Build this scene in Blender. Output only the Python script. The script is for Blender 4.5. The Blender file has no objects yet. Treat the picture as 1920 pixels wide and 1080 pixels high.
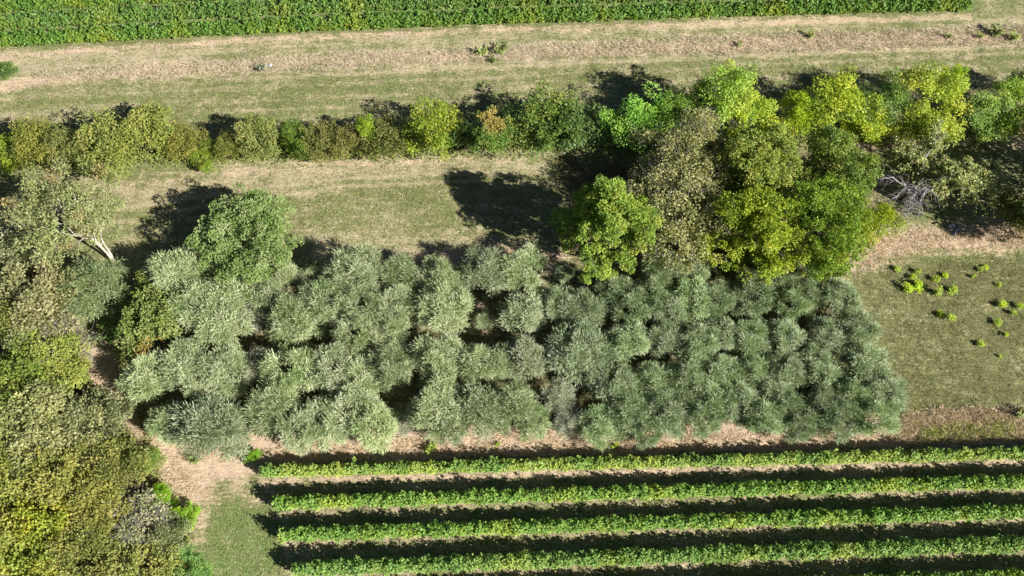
import bpy, math
import numpy as np

# ------------------------------------------------------------------ camera, sky, sun, exposure
scene = bpy.context.scene
COL = scene.collection
CAM_H, TILT, F = 72.8, math.radians(25.5), 1650.0      # drone height, tilt from straight down, focal length in photo pixels
cam_d = bpy.data.cameras.new('camera')
cam_d.sensor_width = 36.0
cam_d.lens = 36.0 * F / 1920.0
cam_d.clip_start = 0.5
cam_d.clip_end = 4000.0
cam = bpy.data.objects.new('camera', cam_d)
COL.objects.link(cam)
cam.location = (0, 0, CAM_H)
cam.rotation_euler = (TILT, 0, 0)
scene.camera = cam

SUN_EL = math.radians(34.5)
SUN_DIR = np.array([0.867, -0.5])                       # horizontal direction towards the sun
world = bpy.data.worlds.new('World')
scene.world = world
world.use_nodes = True
wn = world.node_tree
sky = wn.nodes.new('ShaderNodeTexSky')
sky.sky_type = 'NISHITA'
sky.sun_disc = False
sky.air_density = 0.5
sky.dust_density = 0.2
sky.sun_elevation = SUN_EL
sky.sun_rotation = math.atan2(SUN_DIR[0], SUN_DIR[1])
wn.links.new(sky.outputs[0], wn.nodes['Background'].inputs[0])
wn.nodes['Background'].inputs[1].default_value = 0.05
sun_d = bpy.data.lights.new('sun', 'SUN')
sun_d.energy = 5.0
sun_d.angle = math.radians(0.53)
sun_d.color = (1.0, 0.965, 0.905)
sun = bpy.data.objects.new('sun', sun_d)
COL.objects.link(sun)
_v = np.array([SUN_DIR[0] * math.cos(SUN_EL), SUN_DIR[1] * math.cos(SUN_EL), math.sin(SUN_EL)])
from mathutils import Vector
sun.rotation_euler = Vector(-_v).to_track_quat('-Z', 'Y').to_euler()
sun.location = tuple(_v * 150)
scene.view_settings.view_transform = 'Standard'
scene.view_settings.look = 'None'
scene.view_settings.exposure = 1.15
scene.view_settings.gamma = 1.0
scene.view_settings.use_curve_mapping = False
scene.render.engine = 'CYCLES'
scene.cycles.max_bounces = 6
scene.cycles.diffuse_bounces = 2
scene.cycles.transmission_bounces = 4
scene.cycles.caustics_reflective = False
scene.cycles.caustics_refractive = False


# ------------------------------------------------------------------ helpers
def at(px, py, z=0.0):
    """survey point of the photograph -> metres on the horizontal plane at height z"""
    a, b = (px - 960.0) / F, (540.0 - py) / F
    dy = b * math.cos(TILT) + math.sin(TILT)
    dz = b * math.sin(TILT) - math.cos(TILT)
    t = (z - CAM_H) / dz
    return np.array([a * t, dy * t])


def px_per_m(py):
    return F / CAM_H * (math.cos(TILT) - math.sin(TILT) * (540.0 - py) / F)


def lin(r, g, b):
    c = np.array([r, g, b], float) / 255.0
    return np.where(c <= 0.04045, c / 12.92, ((c + 0.055) / 1.055) ** 2.4)


def mesh_from(name, verts, faces, mat, colors=None, smooth=False):
    """verts (n,3); faces (m,k) all with the same k"""
    me = bpy.data.meshes.new(name)
    verts = np.asarray(verts, np.float32)
    faces = np.asarray(faces, np.int32)
    k = faces.shape[1]
    me.vertices.add(len(verts))
    me.vertices.foreach_set('co', verts.ravel())
    me.loops.add(faces.size)
    me.loops.foreach_set('vertex_index', faces.ravel())
    me.polygons.add(len(faces))
    me.polygons.foreach_set('loop_start', np.arange(0, faces.size, k, dtype=np.int32))
    me.polygons.foreach_set('loop_total', np.full(len(faces), k, np.int32))
    if smooth:
        me.polygons.foreach_set('use_smooth', np.ones(len(faces), bool))
    me.update(calc_edges=True)
    if colors is not None:
        ca = me.color_attributes.new('leaf_color', 'FLOAT_COLOR', 'POINT')
        c4 = np.ones((len(verts), 4), np.float32)
        c4[:, :3] = colors
        ca.data.foreach_set('color', c4.ravel())
    me.materials.append(mat)
    return me


def link(name, me, parent=None, loc=None, rotz=None, scale=None, color=None):
    o = bpy.data.objects.new(name, me)
    COL.objects.link(o)
    if parent is not None:
        o.parent = parent
    if loc is not None:
        o.location = loc
    if rotz is not None:
        o.rotation_euler = (0, 0, rotz)
    if scale is not None:
        o.scale = scale
    if color is not None:
        o.color = (*color, 1.0)
    return o


def tag(o, label, cat, group=None, kind=None):
    o['label'] = label
    if cat:
        o['category'] = cat
    if group:
        o['group'] = group
    if kind:
        o['kind'] = kind
    return o


def norm(a):
    return a / np.maximum(np.linalg.norm(a, axis=-1, keepdims=True), 1e-9)


def kites(P, D, N, L, W, bend=0.15, mid=0.45):
    """leaf blades: P base, D direction, N face normal, L length, W half width -> verts, quads"""
    D = norm(D)
    S = norm(np.cross(D, N))
    N2 = np.cross(S, D)
    L = np.asarray(L)[:, None]
    W = np.asarray(W)[:, None]
    base = P
    m = P + D * L * mid + N2 * L * bend
    tip = P + D * L - N2 * L * bend * 0.6
    n = len(P)
    V = np.stack([base, m + S * W, tip, m - S * W], 1).reshape(-1, 3)
    Fq = np.arange(n * 4).reshape(n, 4)
    return V, Fq


def tube(path, radii, sides=6):
    path = np.asarray(path, float)
    n = len(path)
    T = norm(np.gradient(path, axis=0))
    ref = np.array([0.31, 0.95, 0.05])
    A = norm(np.cross(T, ref))
    B = np.cross(T, A)
    ang = np.linspace(0, 2 * math.pi, sides, endpoint=False)
    V = (path[:, None, :] + np.asarray(radii)[:, None, None] *
         (np.cos(ang)[None, :, None] * A[:, None, :] + np.sin(ang)[None, :, None] * B[:, None, :])).reshape(-1, 3)
    q = []
    for i in range(n - 1):
        for j in range(sides):
            q.append((i * sides + j, i * sides + (j + 1) % sides, (i + 1) * sides + (j + 1) % sides, (i + 1) * sides + j))
    return V, np.array(q)


def join(parts):
    vs, fs, off = [], [], 0
    for v, f in parts:
        vs.append(v)
        fs.append(np.asarray(f) + off)
        off += len(v)
    return np.concatenate(vs), np.concatenate(fs)


def wander(p0, p1, rng, n=6, amt=0.12, sag=0.0):
    t = np.linspace(0, 1, n)[:, None]
    p0, p1 = np.asarray(p0, float), np.asarray(p1, float)
    d = np.linalg.norm(p1 - p0)
    p = p0 + (p1 - p0) * t
    off = rng.normal(0, amt * d, (n, 3)) * (np.sin(t * math.pi) ** 0.7) * 0.5
    off[0] = 0
    off[-1] = 0
    p = p + off
    p[:, 2] += sag * d * (np.sin(t[:, 0] * math.pi))
    return p


# ------------------------------------------------------------------ materials
def new_mat(name):
    m = bpy.data.materials.new(name)
    m.use_nodes = True
    nt = m.node_tree
    nt.nodes.clear()
    out = nt.nodes.new('ShaderNodeOutputMaterial')
    return m, nt, out


def leaf_material(name, rough=0.55, spec=0.25, trans=0.3, trans_tint=(1.15, 1.1, 0.55), sat_var=0.05, val_var=0.12):
    m, nt, out = new_mat(name)
    N = nt.nodes.new
    att = N('ShaderNodeAttribute')
    att.attribute_name = 'leaf_color'
    inf = N('ShaderNodeObjectInfo')
    mul = N('ShaderNodeMix')
    mul.data_type = 'RGBA'
    mul.blend_type = 'MULTIPLY'
    mul.inputs[0].default_value = 1.0
    nt.links.new(att.outputs['Color'], mul.inputs[6])
    nt.links.new(inf.outputs['Color'], mul.inputs[7])
    hs = N('ShaderNodeHueSaturation')
    mr = N('ShaderNodeMapRange')
    mr.inputs[3].default_value = 1 - val_var
    mr.inputs[4].default_value = 1 + val_var
    nt.links.new(inf.outputs['Random'], mr.inputs[0])
    nt.links.new(mr.outputs[0], hs.inputs['Value'])
    mr2 = N('ShaderNodeMapRange')
    mr2.inputs[3].default_value = 1 - sat_var * 2
    mr2.inputs[4].default_value = 1 + sat_var
    nt.links.new(inf.outputs['Random'], mr2.inputs[0])
    nt.links.new(mr2.outputs[0], hs.inputs['Saturation'])
    nt.links.new(mul.outputs[2], hs.inputs['Color'])
    bs = N('ShaderNodeBsdfPrincipled')
    bs.inputs['Roughness'].default_value = rough
    bs.inputs['Specular IOR Level'].default_value = spec
    nt.links.new(hs.outputs[0], bs.inputs['Base Color'])
    tr = N('ShaderNodeBsdfTranslucent')
    tm = N('ShaderNodeMix')
    tm.data_type = 'RGBA'
    tm.blend_type = 'MULTIPLY'
    tm.inputs[0].default_value = 1.0
    tm.inputs[7].default_value = (*trans_tint, 1)
    nt.links.new(hs.outputs[0], tm.inputs[6])
    nt.links.new(tm.outputs[2], tr.inputs['Color'])
    mx = N('ShaderNodeMixShader')
    mx.inputs[0].default_value = trans
    nt.links.new(bs.outputs[0], mx.inputs[1])
    nt.links.new(tr.outputs[0], mx.inputs[2])
    nt.links.new(mx.outputs[0], out.inputs[0])
    return m


def bark_material(name, c1, c2, scale=6.0):
    m, nt, out = new_mat(name)
    N = nt.nodes.new
    tc = N('ShaderNodeTexCoord')
    mp = N('ShaderNodeMapping')
    mp.inputs['Scale'].default_value = (1, 1, 0.25)
    no = N('ShaderNodeTexNoise')
    no.inputs['Scale'].default_value = scale
    no.inputs['Detail'].default_value = 6
    nt.links.new(tc.outputs['Object'], mp.inputs[0])
    nt.links.new(mp.outputs[0], no.inputs['Vector'])
    rp = N('ShaderNodeValToRGB')
    rp.color_ramp.elements[0].position = 0.35
    rp.color_ramp.elements[0].color = (*c1, 1)
    rp.color_ramp.elements[1].position = 0.65
    rp.color_ramp.elements[1].color = (*c2, 1)
    nt.links.new(no.outputs[0], rp.inputs[0])
    bs = N('ShaderNodeBsdfPrincipled')
    bs.inputs['Roughness'].default_value = 0.85
    nt.links.new(rp.outputs[0], bs.inputs['Base Color'])
    bp = N('ShaderNodeBump')
    bp.inputs['Strength'].default_value = 0.5
    bp.inputs['Distance'].default_value = 0.02
    nt.links.new(no.outputs[0], bp.inputs['Height'])
    nt.links.new(bp.outputs[0], bs.inputs['Normal'])
    nt.links.new(bs.outputs[0], out.inputs[0])
    return m


M_SILVER = leaf_material('silver_leaf', rough=0.5, spec=0.3, trans=0.3, trans_tint=(1.1, 1.1, 0.7))
M_BROAD = leaf_material('broad_leaf', rough=0.5, spec=0.3, trans=0.38)
M_VINE = leaf_material('vine_leaf', rough=0.5, spec=0.25, trans=0.3, val_var=0.03)
M_GRASS = leaf_material('grass_blade', rough=0.7, spec=0.15, trans=0.25, trans_tint=(1, 1, 0.8), val_var=0.0, sat_var=0.0)
M_BARK = bark_material('brown_bark', (0.05, 0.038, 0.028), (0.14, 0.11, 0.085))
M_TWIG = bark_material('grey_twig', (0.17, 0.15, 0.15), (0.34, 0.31, 0.31))
M_PALE = bark_material('pale_bark', (0.30, 0.255, 0.205), (0.50, 0.44, 0.37), 3.0)
M_POST = bark_material('weathered_post', (0.18, 0.16, 0.14), (0.34, 0.31, 0.27))
M_STONE = bark_material('grey_stone', (0.24, 0.25, 0.28), (0.48, 0.49, 0.52), 3.0)
M_ROCK = bark_material('bluish_rock', (0.09, 0.10, 0.125), (0.20, 0.21, 0.25), 3.0)
M_WHITE = bark_material('white_stone', (0.72, 0.71, 0.68), (0.86, 0.86, 0.84), 4.0)


# ------------------------------------------------------------------ ground
def poly_mask(X, Y, pts, soft):
    """signed-distance mask of a polygon (survey pixels): 1 inside, 0 outside, soft edge in metres"""
    p = np.array([at(*q) for q in pts])
    inside = np.zeros(X.shape, bool)
    dist = np.full(X.shape, 1e9)
    n = len(p)
    for i in range(n):
        ax, ay = p[i]
        bx, by = p[(i + 1) % n]
        c = ((ay > Y) != (by > Y)) & (X < (bx - ax) * (Y - ay) / (by - ay + 1e-12) + ax)
        inside ^= c
        dx, dy = bx - ax, by - ay
        t = np.clip(((X - ax) * dx + (Y - ay) * dy) / (dx * dx + dy * dy + 1e-12), 0, 1)
        dist = np.minimum(dist, np.hypot(X - ax - t * dx, Y - ay - t * dy))
    sd = np.where(inside, dist, -dist)
    return np.clip(0.5 + sd / (2 * soft), 0, 1)


def line_mask(X, Y, pts, width):
    p = np.array([at(*q) for q in pts])
    dist = np.full(X.shape, 1e9)
    for i in range(len(p) - 1):
        ax, ay = p[i]
        bx, by = p[i + 1]
        dx, dy = bx - ax, by - ay
        t = np.clip(((X - ax) * dx + (Y - ay) * dy) / (dx * dx + dy * dy + 1e-12), 0, 1)
        dist = np.minimum(dist, np.hypot(X - ax - t * dx, Y - ay - t * dy))
    return np.exp(-(dist / width) ** 2)


VINE_EDGE_TOP = [(-200, 104), (0, 94), (320, 76), (640, 61), (960, 49), (1280, 39), (1560, 31), (1815, 25)]
LOWER_ROWS = [  # left end, right end of each row's foot line
    [(497, 890), (960, 878), (1440, 867), (2060, 852)],
    [(520, 948), (960, 935), (1440, 921), (2060, 904)],
    [(532, 1007), (960, 993), (1440, 978), (2060, 959)],
    [(556, 1071), (960, 1056), (1440, 1039), (2060, 1019)],
    [(575, 1137), (960, 1121), (1440, 1102), (2060, 1080)],
]


def zones(X, Y):
    """s straw, p pinkish bare straw, l lush green, d brown leaf litter"""
    s = np.full(X.shape, 0.30)
    p = np.zeros(X.shape)
    l = np.zeros(X.shape)
    d = np.zeros(X.shape)
    pm = lambda pts, soft: poly_mask(X, Y, pts, soft)
    lm = lambda pts, w: line_mask(X, Y, pts, w)
    # --- upper field: rough pale band under the vineyard, then mown meadow
    s = np.maximum(s, 0.62 * pm([(-200, 100), (700, 60), (1400, 38), (2200, 14), (2200, 85), (1400, 112), (900, 128), (400, 150), (-200, 190)], 1.6))
    p = np.maximum(p, 0.75 * pm([(60, 140), (260, 122), (620, 104), (1000, 88), (1400, 66), (1900, 52), (1900, 84), (1400, 100), (1000, 108), (620, 125), (300, 142), (120, 150)], 1.1))
    p = np.maximum(p, 0.55 * lm([(-60, 110), (320, 84), (640, 67), (960, 55), (1280, 45), (1815, 31)], 0.7))
    p = np.maximum(p, 0.8 * lm([(-100, 172), (0, 163), (60, 152), (140, 144)], 1.0))
    s = np.maximum(s, 0.8 * lm([(1200, 52), (1600, 38), (1820, 30)], 0.5))
    s = np.maximum(s, 0.7 * lm([(400, 150), (900, 126), (1500, 100), (1900, 86)], 0.4))
    s -= 0.22 * lm([(380, 108), (700, 85), (1000, 73), (1500, 56), (1800, 44)], 0.45)
    s = np.maximum(s, 0.5 * pm([(-200, 200), (200, 190), (300, 230), (100, 250), (-200, 250)], 2))
    for q, w in (((-80, 188, 1300, 128, 1960, 96), 0.16), ((-80, 214, 1300, 152, 1960, 118), 0.14), ((200, 218, 1150, 176, 1960, 138), 0.13)):
        s += w * lm([q[0:2], q[2:4], q[4:6]], 0.3)
        s -= w * 0.8 * lm([(q[0], q[1] + 9), (q[2], q[3] + 8), (q[4], q[5] + 7)], 0.35)
    # --- lower meadow between the hedge and the silver trees
    s = np.maximum(s, 0.66 * pm([(180, 345), (520, 296), (900, 288), (1040, 300), (1030, 330), (700, 336), (400, 372), (230, 400)], 1.6))
    p = np.maximum(p, 0.50 * pm([(200, 340), (520, 298), (900, 290), (980, 300), (860, 312), (560, 322), (260, 358)], 0.9))
    s = np.maximum(s, 0.85 * lm([(220, 392), (480, 352), (640, 335), (900, 322)], 0.34))
    s = np.maximum(s, 0.8 * lm([(300, 398), (500, 372), (640, 349), (900, 338)], 0.3))
    s = np.maximum(s, 0.60 * pm([(560, 425), (900, 425), (1050, 470), (1050, 500), (560, 500)], 1.3))
    p = np.maximum(p, 0.85 * pm([(660, 482), (800, 474), (900, 466), (1000, 462), (1060, 470), (1050, 510), (660, 510)], 0.6))
    # --- around the big trees on the right
    p = np.maximum(p, 0.72 * pm([(1590, 430), (1740, 420), (1960, 410), (1960, 470), (1740, 478), (1640, 500), (1560, 530)], 1.2))
    p = np.maximum(p, 0.7 * pm([(1480, 262), (1560, 255), (1960, 235), (1960, 292), (1800, 262), (1640, 290)], 1.0))
    d = np.maximum(d, 0.7 * pm([(1040, 300), (1480, 280), (1660, 320), (1620, 500), (1060, 500)], 1.5))
    # --- right meadow
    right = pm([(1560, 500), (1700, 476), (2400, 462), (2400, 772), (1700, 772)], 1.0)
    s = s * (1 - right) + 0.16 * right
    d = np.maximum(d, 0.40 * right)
    l = np.maximum(l, 0.35 * lm([(1650, 488), (1800, 478), (1960, 476)], 1.0))
    p = np.maximum(p, 0.95 * pm([(1690, 772), (1760, 764), (2200, 758), (2200, 828), (1660, 838)], 0.5))
    # --- strip between silver trees and vines, path on the left
    p = np.maximum(p, 0.95 * pm([(280, 820), (700, 800), (1300, 790), (1720, 780), (2200, 770), (2200, 832), (1280, 856), (700, 866), (480, 888), (420, 905), (330, 880)], 0.7))
    p = np.maximum(p, 0.95 * pm([(150, 640), (215, 660), (255, 740), (300, 830), (350, 860), (400, 900), (400, 940), (350, 955), (320, 930), (290, 860), (230, 790), (170, 720)], 1.3))
    p = np.maximum(p, 0.44 * pm([(340, 860), (470, 850), (500, 900), (480, 940), (400, 950)], 1.6))
    p = np.maximum(p, 0.36 * lm([(385, 935), (374, 985), (364, 1040), (375, 1100)], 1.0))
    d = np.maximum(d, 0.45 * pm([(220, 500), (560, 520), (660, 500), (1060, 500), (1560, 505), (1640, 700), (1670, 790), (1000, 810), (330, 835), (240, 700)], 1.0))
    p = np.maximum(p, 0.55 * pm([(860, 545), (930, 560), (930, 625), (850, 635)], 0.8))
    # --- grass at the lower left
    gl = pm([(385, 950), (430, 940), (480, 935), (540, 950), (560, 1200), (370, 1200)], 1.8)
    s = s * (1 - gl) + 0.16 * gl
    l = np.maximum(l, 0.55 * gl)
    p = np.maximum(p, 0.5 * pm([(425, 925), (500, 905), (545, 930), (470, 950)], 1.0))
    s = np.maximum(s, 0.5 * lm([(425, 985), (430, 1030), (440, 1100)], 0.6))
    # --- vineyard floor: green strips in the alleys, dry strip at the foot of every row
    vf = pm([(480, 868), (1000, 858), (2300, 822), (2300, 1300), (560, 1300)], 0.6)
    s = s * (1 - vf) + 0.42 * vf
    p = p * (1 - 0.7 * vf)
    for k, r in enumerate(LOWER_ROWS):
        q = [(x, y + 13) for x, y in r]
        w = (0.68, 0.3, 0.26, 0.3, 0.3)[k]
        p = np.maximum(p, w * line_mask(X, Y, q, 0.42))
        l = np.maximum(l, (0.0, 0.34, 0.4, 0.36, 0.36)[k] * line_mask(X, Y, [(x, y - 20) for x, y in r], 1.0))
    uf = pm([(-300, 98), (0, 88), (640, 54), (1280, 33), (1820, 20), (1900, -60), (-300, -60)], 0.5)
    p = p * (1 - uf)
    s = s * (1 - 0.7 * uf)
    l = np.maximum(l, 0.5 * uf)
    # --- wood floor on the left
    wd = pm([(-300, 430), (60, 440), (140, 620), (230, 760), (300, 900), (360, 1010), (390, 1200), (-300, 1200)], 1.2)
    d = np.maximum(d, 0.75 * wd)
    l = np.maximum(l, 0.30 * pm([(0, 390), (110, 420), (120, 500), (0, 470)], 1.5))
    return np.clip(s, 0, 1), np.clip(p, 0, 1), np.clip(l, 0, 1), np.clip(d, 0, 1)


def ground_material():
    m, nt, out = new_mat('meadow_ground')
    N, L = nt.nodes.new, nt.links.new
    tc = N('ShaderNodeTexCoord')
    a1 = N('ShaderNodeAttribute')
    a1.attribute_name = 'zones'
    sep = N('ShaderNodeSeparateColor')
    L(a1.outputs['Color'], sep.inputs[0])
    aw = a1.outputs['Alpha']

    def noise(scale, detail=5, rough=0.6, vec=None, dist=0.0):
        n = N('ShaderNodeTexNoise')
        n.inputs['Scale'].default_value = scale
        n.inputs['Detail'].default_value = detail
        n.inputs['Roughness'].default_value = rough
        n.inputs['Distortion'].default_value = dist
        L(vec or tc.outputs['Object'], n.inputs['Vector'])
        return n.outputs[0]

    def mapped(rot, sc):
        mp = N('ShaderNodeMapping')
        mp.inputs['Rotation'].default_value = (0, 0, rot)
        mp.inputs['Scale'].default_value = sc
        L(tc.outputs['Object'], mp.inputs[0])
        return mp.outputs[0]

    def math_(op, a, b):
        n = N('ShaderNodeMath')
        n.operation = op
        for i, v in enumerate((a, b)):
            if isinstance(v, (int, float)):
                n.inputs[i].default_value = v
            else:
                L(v, n.inputs[i])
        return n.outputs[0]

    def mapr(v, a, b, c, d, smooth=False):
        n = N('ShaderNodeMapRange')
        if smooth:
            n.interpolation_type = 'SMOOTHSTEP'
        n.inputs[1].default_value, n.inputs[2].default_value = a, b
        n.inputs[3].default_value, n.inputs[4].default_value = c, d
        L(v, n.inputs[0])
        return n.outputs[0]

    def mix(f, a, b):
        n = N('ShaderNodeMix')
        n.data_type = 'RGBA'
        L(f, n.inputs[0])
        for i, v in ((6, a), (7, b)):
            if isinstance(v, tuple):
                n.inputs[i].default_value = (*v, 1)
            else:
                L(v, n.inputs[i])
        return n.outputs[2]

    big = noise(0.16, 4, 0.55)
    mid = noise(0.9, 6, 0.65)
    fine = noise(5.0, 5, 0.75)
    vfine = noise(11.0, 3, 0.8)
    streak = noise(1.6, 5, 0.7, mapped(0.02, (0.12, 1.0, 1.0)))
    tuft = noise(3.2, 4, 0.7, mapped(0.6, (0.5, 1.6, 1.0)))
    # how far each cover wins at a point: zone weight pushed around by noise
    jig = math_('ADD', math_('MULTIPLY', math_('SUBTRACT', mid, 0.5), 1.1), math_('MULTIPLY', math_('SUBTRACT', fine, 0.5), 1.5))
    jig = math_('ADD', jig, math_('MULTIPLY', math_('SUBTRACT', streak, 0.5), 1.2))
    jig = math_('ADD', jig, math_('MULTIPLY', math_('SUBTRACT', big, 0.5), 0.7))
    fs = mapr(math_('ADD', sep.outputs[0], jig), 0.12, 0.78, 0, 1, True)
    fp = mapr(math_('ADD', sep.outputs[1], math_('MULTIPLY', jig, 0.85)), 0.2, 0.8, 0, 1, True)
    fl = mapr(math_('ADD', sep.outputs[2], math_('MULTIPLY', jig, -0.7)), 0.15, 0.75, 0, 1, True)
    fd = mapr(math_('ADD', aw, math_('MULTIPLY', jig, -0.45)), 0.2, 0.8, 0, 1, True)
    GREEN, STRAW = (0.138, 0.152, 0.056), (0.335, 0.285, 0.178)
    PINK, LUSH, LITTER = (0.440, 0.330, 0.232), (0.125, 0.180, 0.055), (0.110, 0.080, 0.048)
    c = mix(fs, GREEN, STRAW)
    c = mix(fl, c, LUSH)
    c = mix(fd, c, LITTER)
    c = mix(fp, c, PINK)
    hv = N('ShaderNodeHueSaturation')
    vv = math_('MULTIPLY', mapr(fine, 0.25, 0.75, 0.72, 1.28), mapr(tuft, 0.3, 0.7, 0.74, 1.26))
    vv = math_('MULTIPLY', vv, mapr(vfine, 0.25, 0.75, 0.78, 1.22))
    vv = math_('MULTIPLY', vv, mapr(big, 0.3, 0.7, 0.93, 1.07))
    L(vv, hv.inputs['Value'])
    L(c, hv.inputs['Color'])
    bs = N('ShaderNodeBsdfPrincipled')
    bs.inputs['Roughness'].default_value = 0.9
    bs.inputs['Specular IOR Level'].default_value = 0.1
    L(hv.outputs[0], bs.inputs['Base Color'])
    h = math_('ADD', math_('MULTIPLY', fine, 0.6), math_('ADD', math_('MULTIPLY', tuft, 0.9), math_('MULTIPLY', mid, 0.8)))
    bp = N('ShaderNodeBump')
    bp.inputs['Strength'].default_value = 0.55
    bp.inputs['Distance'].default_value = 0.16
    L(h, bp.inputs['Height'])
    L(bp.outputs[0], bs.inputs['Normal'])
    L(bs.outputs[0], out.inputs[0])
    return m


def smooth_noise(X, Y, seed, wl):
    r = np.random.default_rng(seed)
    z = np.zeros(X.shape)
    for k in range(14):
        a = r.uniform(0, 2 * math.pi)
        f = 2 * math.pi / (wl * r.uniform(0.5, 1.8))
        z += np.sin(f * (X * math.cos(a) + Y * math.sin(a)) + r.uniform(0, 6.28))
    return z / 5.0


def ground_height(X, Y):
    return 0.0 * X


def build_ground():
    xs = np.concatenate([[-900, -300, -120, -80], np.arange(-64, 64.01, 0.27), [80, 120, 300, 900]])
    ys = np.concatenate([[-600, -200, -60, -10], np.arange(2, 76.01, 0.27), [90, 130, 300, 1200]])
    X, Y = np.meshgrid(xs, ys)
    Z = 0.025 * smooth_noise(X, Y, 3, 2.6) + 0.03 * smooth_noise(X, Y, 4, 7.0)
    Z[(np.abs(X) > 70) | (Y > 80) | (Y < 0)] = 0
    s, p, l, d = zones(X, Y)
    ny, nx = X.shape
    V = np.stack([X, Y, Z - 0.05], -1).reshape(-1, 3)
    i = np.arange(ny * nx).reshape(ny, nx)
    Q = np.stack([i[:-1, :-1], i[:-1, 1:], i[1:, 1:], i[1:, :-1]], -1).reshape(-1, 4)
    me = mesh_from('ground', V, Q, ground_material(), smooth=True)
    ca = me.color_attributes.new('zones', 'FLOAT_COLOR', 'POINT')
    c4 = np.stack([s, p, l, d], -1).astype(np.float32)
    ca.data.foreach_set('color', c4.ravel())
    o = link('ground', me)
    o['kind'] = 'structure'
    o['label'] = 'mown meadow, straw strips and bare tracks between the tree rows'
    return o


build_ground()


# ------------------------------------------------------------------ foliage generators
def pal_pick(pal, n, rng, jitter=0.16):
    cols = np.array([c for c, w in pal])
    w = np.array([w for c, w in pal], float)
    k = rng.choice(len(cols), n, p=w / w.sum())
    return 1.12 * cols[k] * rng.uniform(1 - jitter, 1 + jitter, (n, 1))


def envelope(dirs, rng, lobes=9, amt=0.22):
    """uneven radius factor per direction"""
    c = norm(rng.normal(size=(lobes, 3)))
    a = rng.uniform(-1, 1, lobes)
    dp = dirs @ c.T
    return 1 + amt * (np.exp((dp - 1) * 4) * a).sum(1)


def lobed_clumps(rng, R, H, n, bottom, lobes, taper=0.0, lobe_r=(0.30, 0.46)):
    """clump centres on the skins of several sub-crowns, so the crown has bulges and dark clefts"""
    g = norm(rng.normal(size=(lobes * 4, 3)) + np.array([0, 0, 0.25]))
    g = g[g[:, 2] > bottom + 0.1]
    keep = [g[0]]
    for q in g[1:]:                                  # spread the sub-crowns apart
        if len(keep) < lobes and min(np.linalg.norm(q - w) for w in keep) > 1.5 / math.sqrt(lobes):
            keep.append(q)
    Lc = np.array(keep) * rng.uniform(0.50, 0.72, (len(keep), 1))
    Lc = np.concatenate([Lc, [[0, 0, 0.1]]])
    lr = np.concatenate([rng.uniform(*lobe_r, len(keep)), [0.5]])
    w = lr ** 2
    k = rng.choice(len(Lc), n * 2, p=w / w.sum())
    d = norm(rng.normal(size=(n * 2, 3)) + np.array([0, 0, 0.15]))
    C = Lc[k] + d * (lr[k] * rng.uniform(0.55, 1.0, n * 2) ** 0.6)[:, None]
    if taper:
        f = 1 - taper * (C[:, 2] + 0.3)
        C[:, :2] *= np.clip(f, 0.35, 1.3)[:, None]
    C = C[C[:, 2] > bottom][:n]
    return C * np.array([R, R, H])


def crown_clumps(rng, R, H, n, bottom=-0.55, shell=(0.45, 1.0), amt=0.25):
    d = norm(rng.normal(size=(n * 3, 3)))
    d = d[d[:, 2] > bottom][:n]
    rad = rng.uniform(shell[0] ** 2, shell[1] ** 2, len(d)) ** 0.5
    rad *= envelope(d, rng, amt=amt)
    return d * rad[:, None] * np.array([R, R, H])


def broad_crown(seed, R, H, zc, pal, n_clump=90, clump_r=0.6, per=42, leaf=(0.22, 0.36), width=0.32, droop=0.25,
                amt=0.28, shell=(0.45, 1.0), clump_pal_mix=0.65, bottom=-0.6, patch=None, lobes=8, taper=0.0, lobe_r=(0.30, 0.46)):
    """clumps of leaves spread through a crown; zc = height of crown centre"""
    rng = np.random.default_rng(seed)
    C = lobed_clumps(rng, R, H, n_clump, bottom, lobes, taper, lobe_r)
    n = len(C)
    cr = clump_r * rng.uniform(0.6, 1.35, n)
    cc = pal_pick(pal, n, rng)                       # each clump leans to one leaf colour
    idx = np.repeat(np.arange(n), per)
    m = len(idx)
    d = norm(rng.normal(size=(m, 3)) + np.array([0, 0, 0.35]))
    P = C[idx] + d * (cr[idx] * rng.uniform(0.25, 1, m) ** 0.5)[:, None] * np.array([1, 1, 0.75])
    out = norm(C[idx] / np.array([R, R, H]) + 1e-6)
    D = norm(d * 0.8 + out * 0.4 + rng.normal(0, 0.6, (m, 3)) - np.array([0, 0, droop]))
    Nn = norm(d * 0.65 + np.array([0.35, -0.2, 0.75]) + rng.normal(0, 0.33, (m, 3)))
    L = rng.uniform(leaf[0], leaf[1], m)
    V, Fq = kites(P, D, Nn, L, L * width, bend=0.12)
    V[:, 2] += zc
    colr = cc[idx] * clump_pal_mix + pal_pick(pal, m, rng, 0.3) * (1 - clump_pal_mix)
    if patch is not None:                             # one part of the crown already turned colour
        pd, pr, pc = patch
        k = np.linalg.norm(P / np.array([R, R, H]) - np.array(pd), axis=1) < pr * rng.uniform(0.6, 1.2, m)
        colr[k] = np.array(pc) * rng.uniform(0.75, 1.25, (k.sum(), 1))
    return V, Fq, np.repeat(colr, 4, 0), C + np.array([0, 0, zc])


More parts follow.
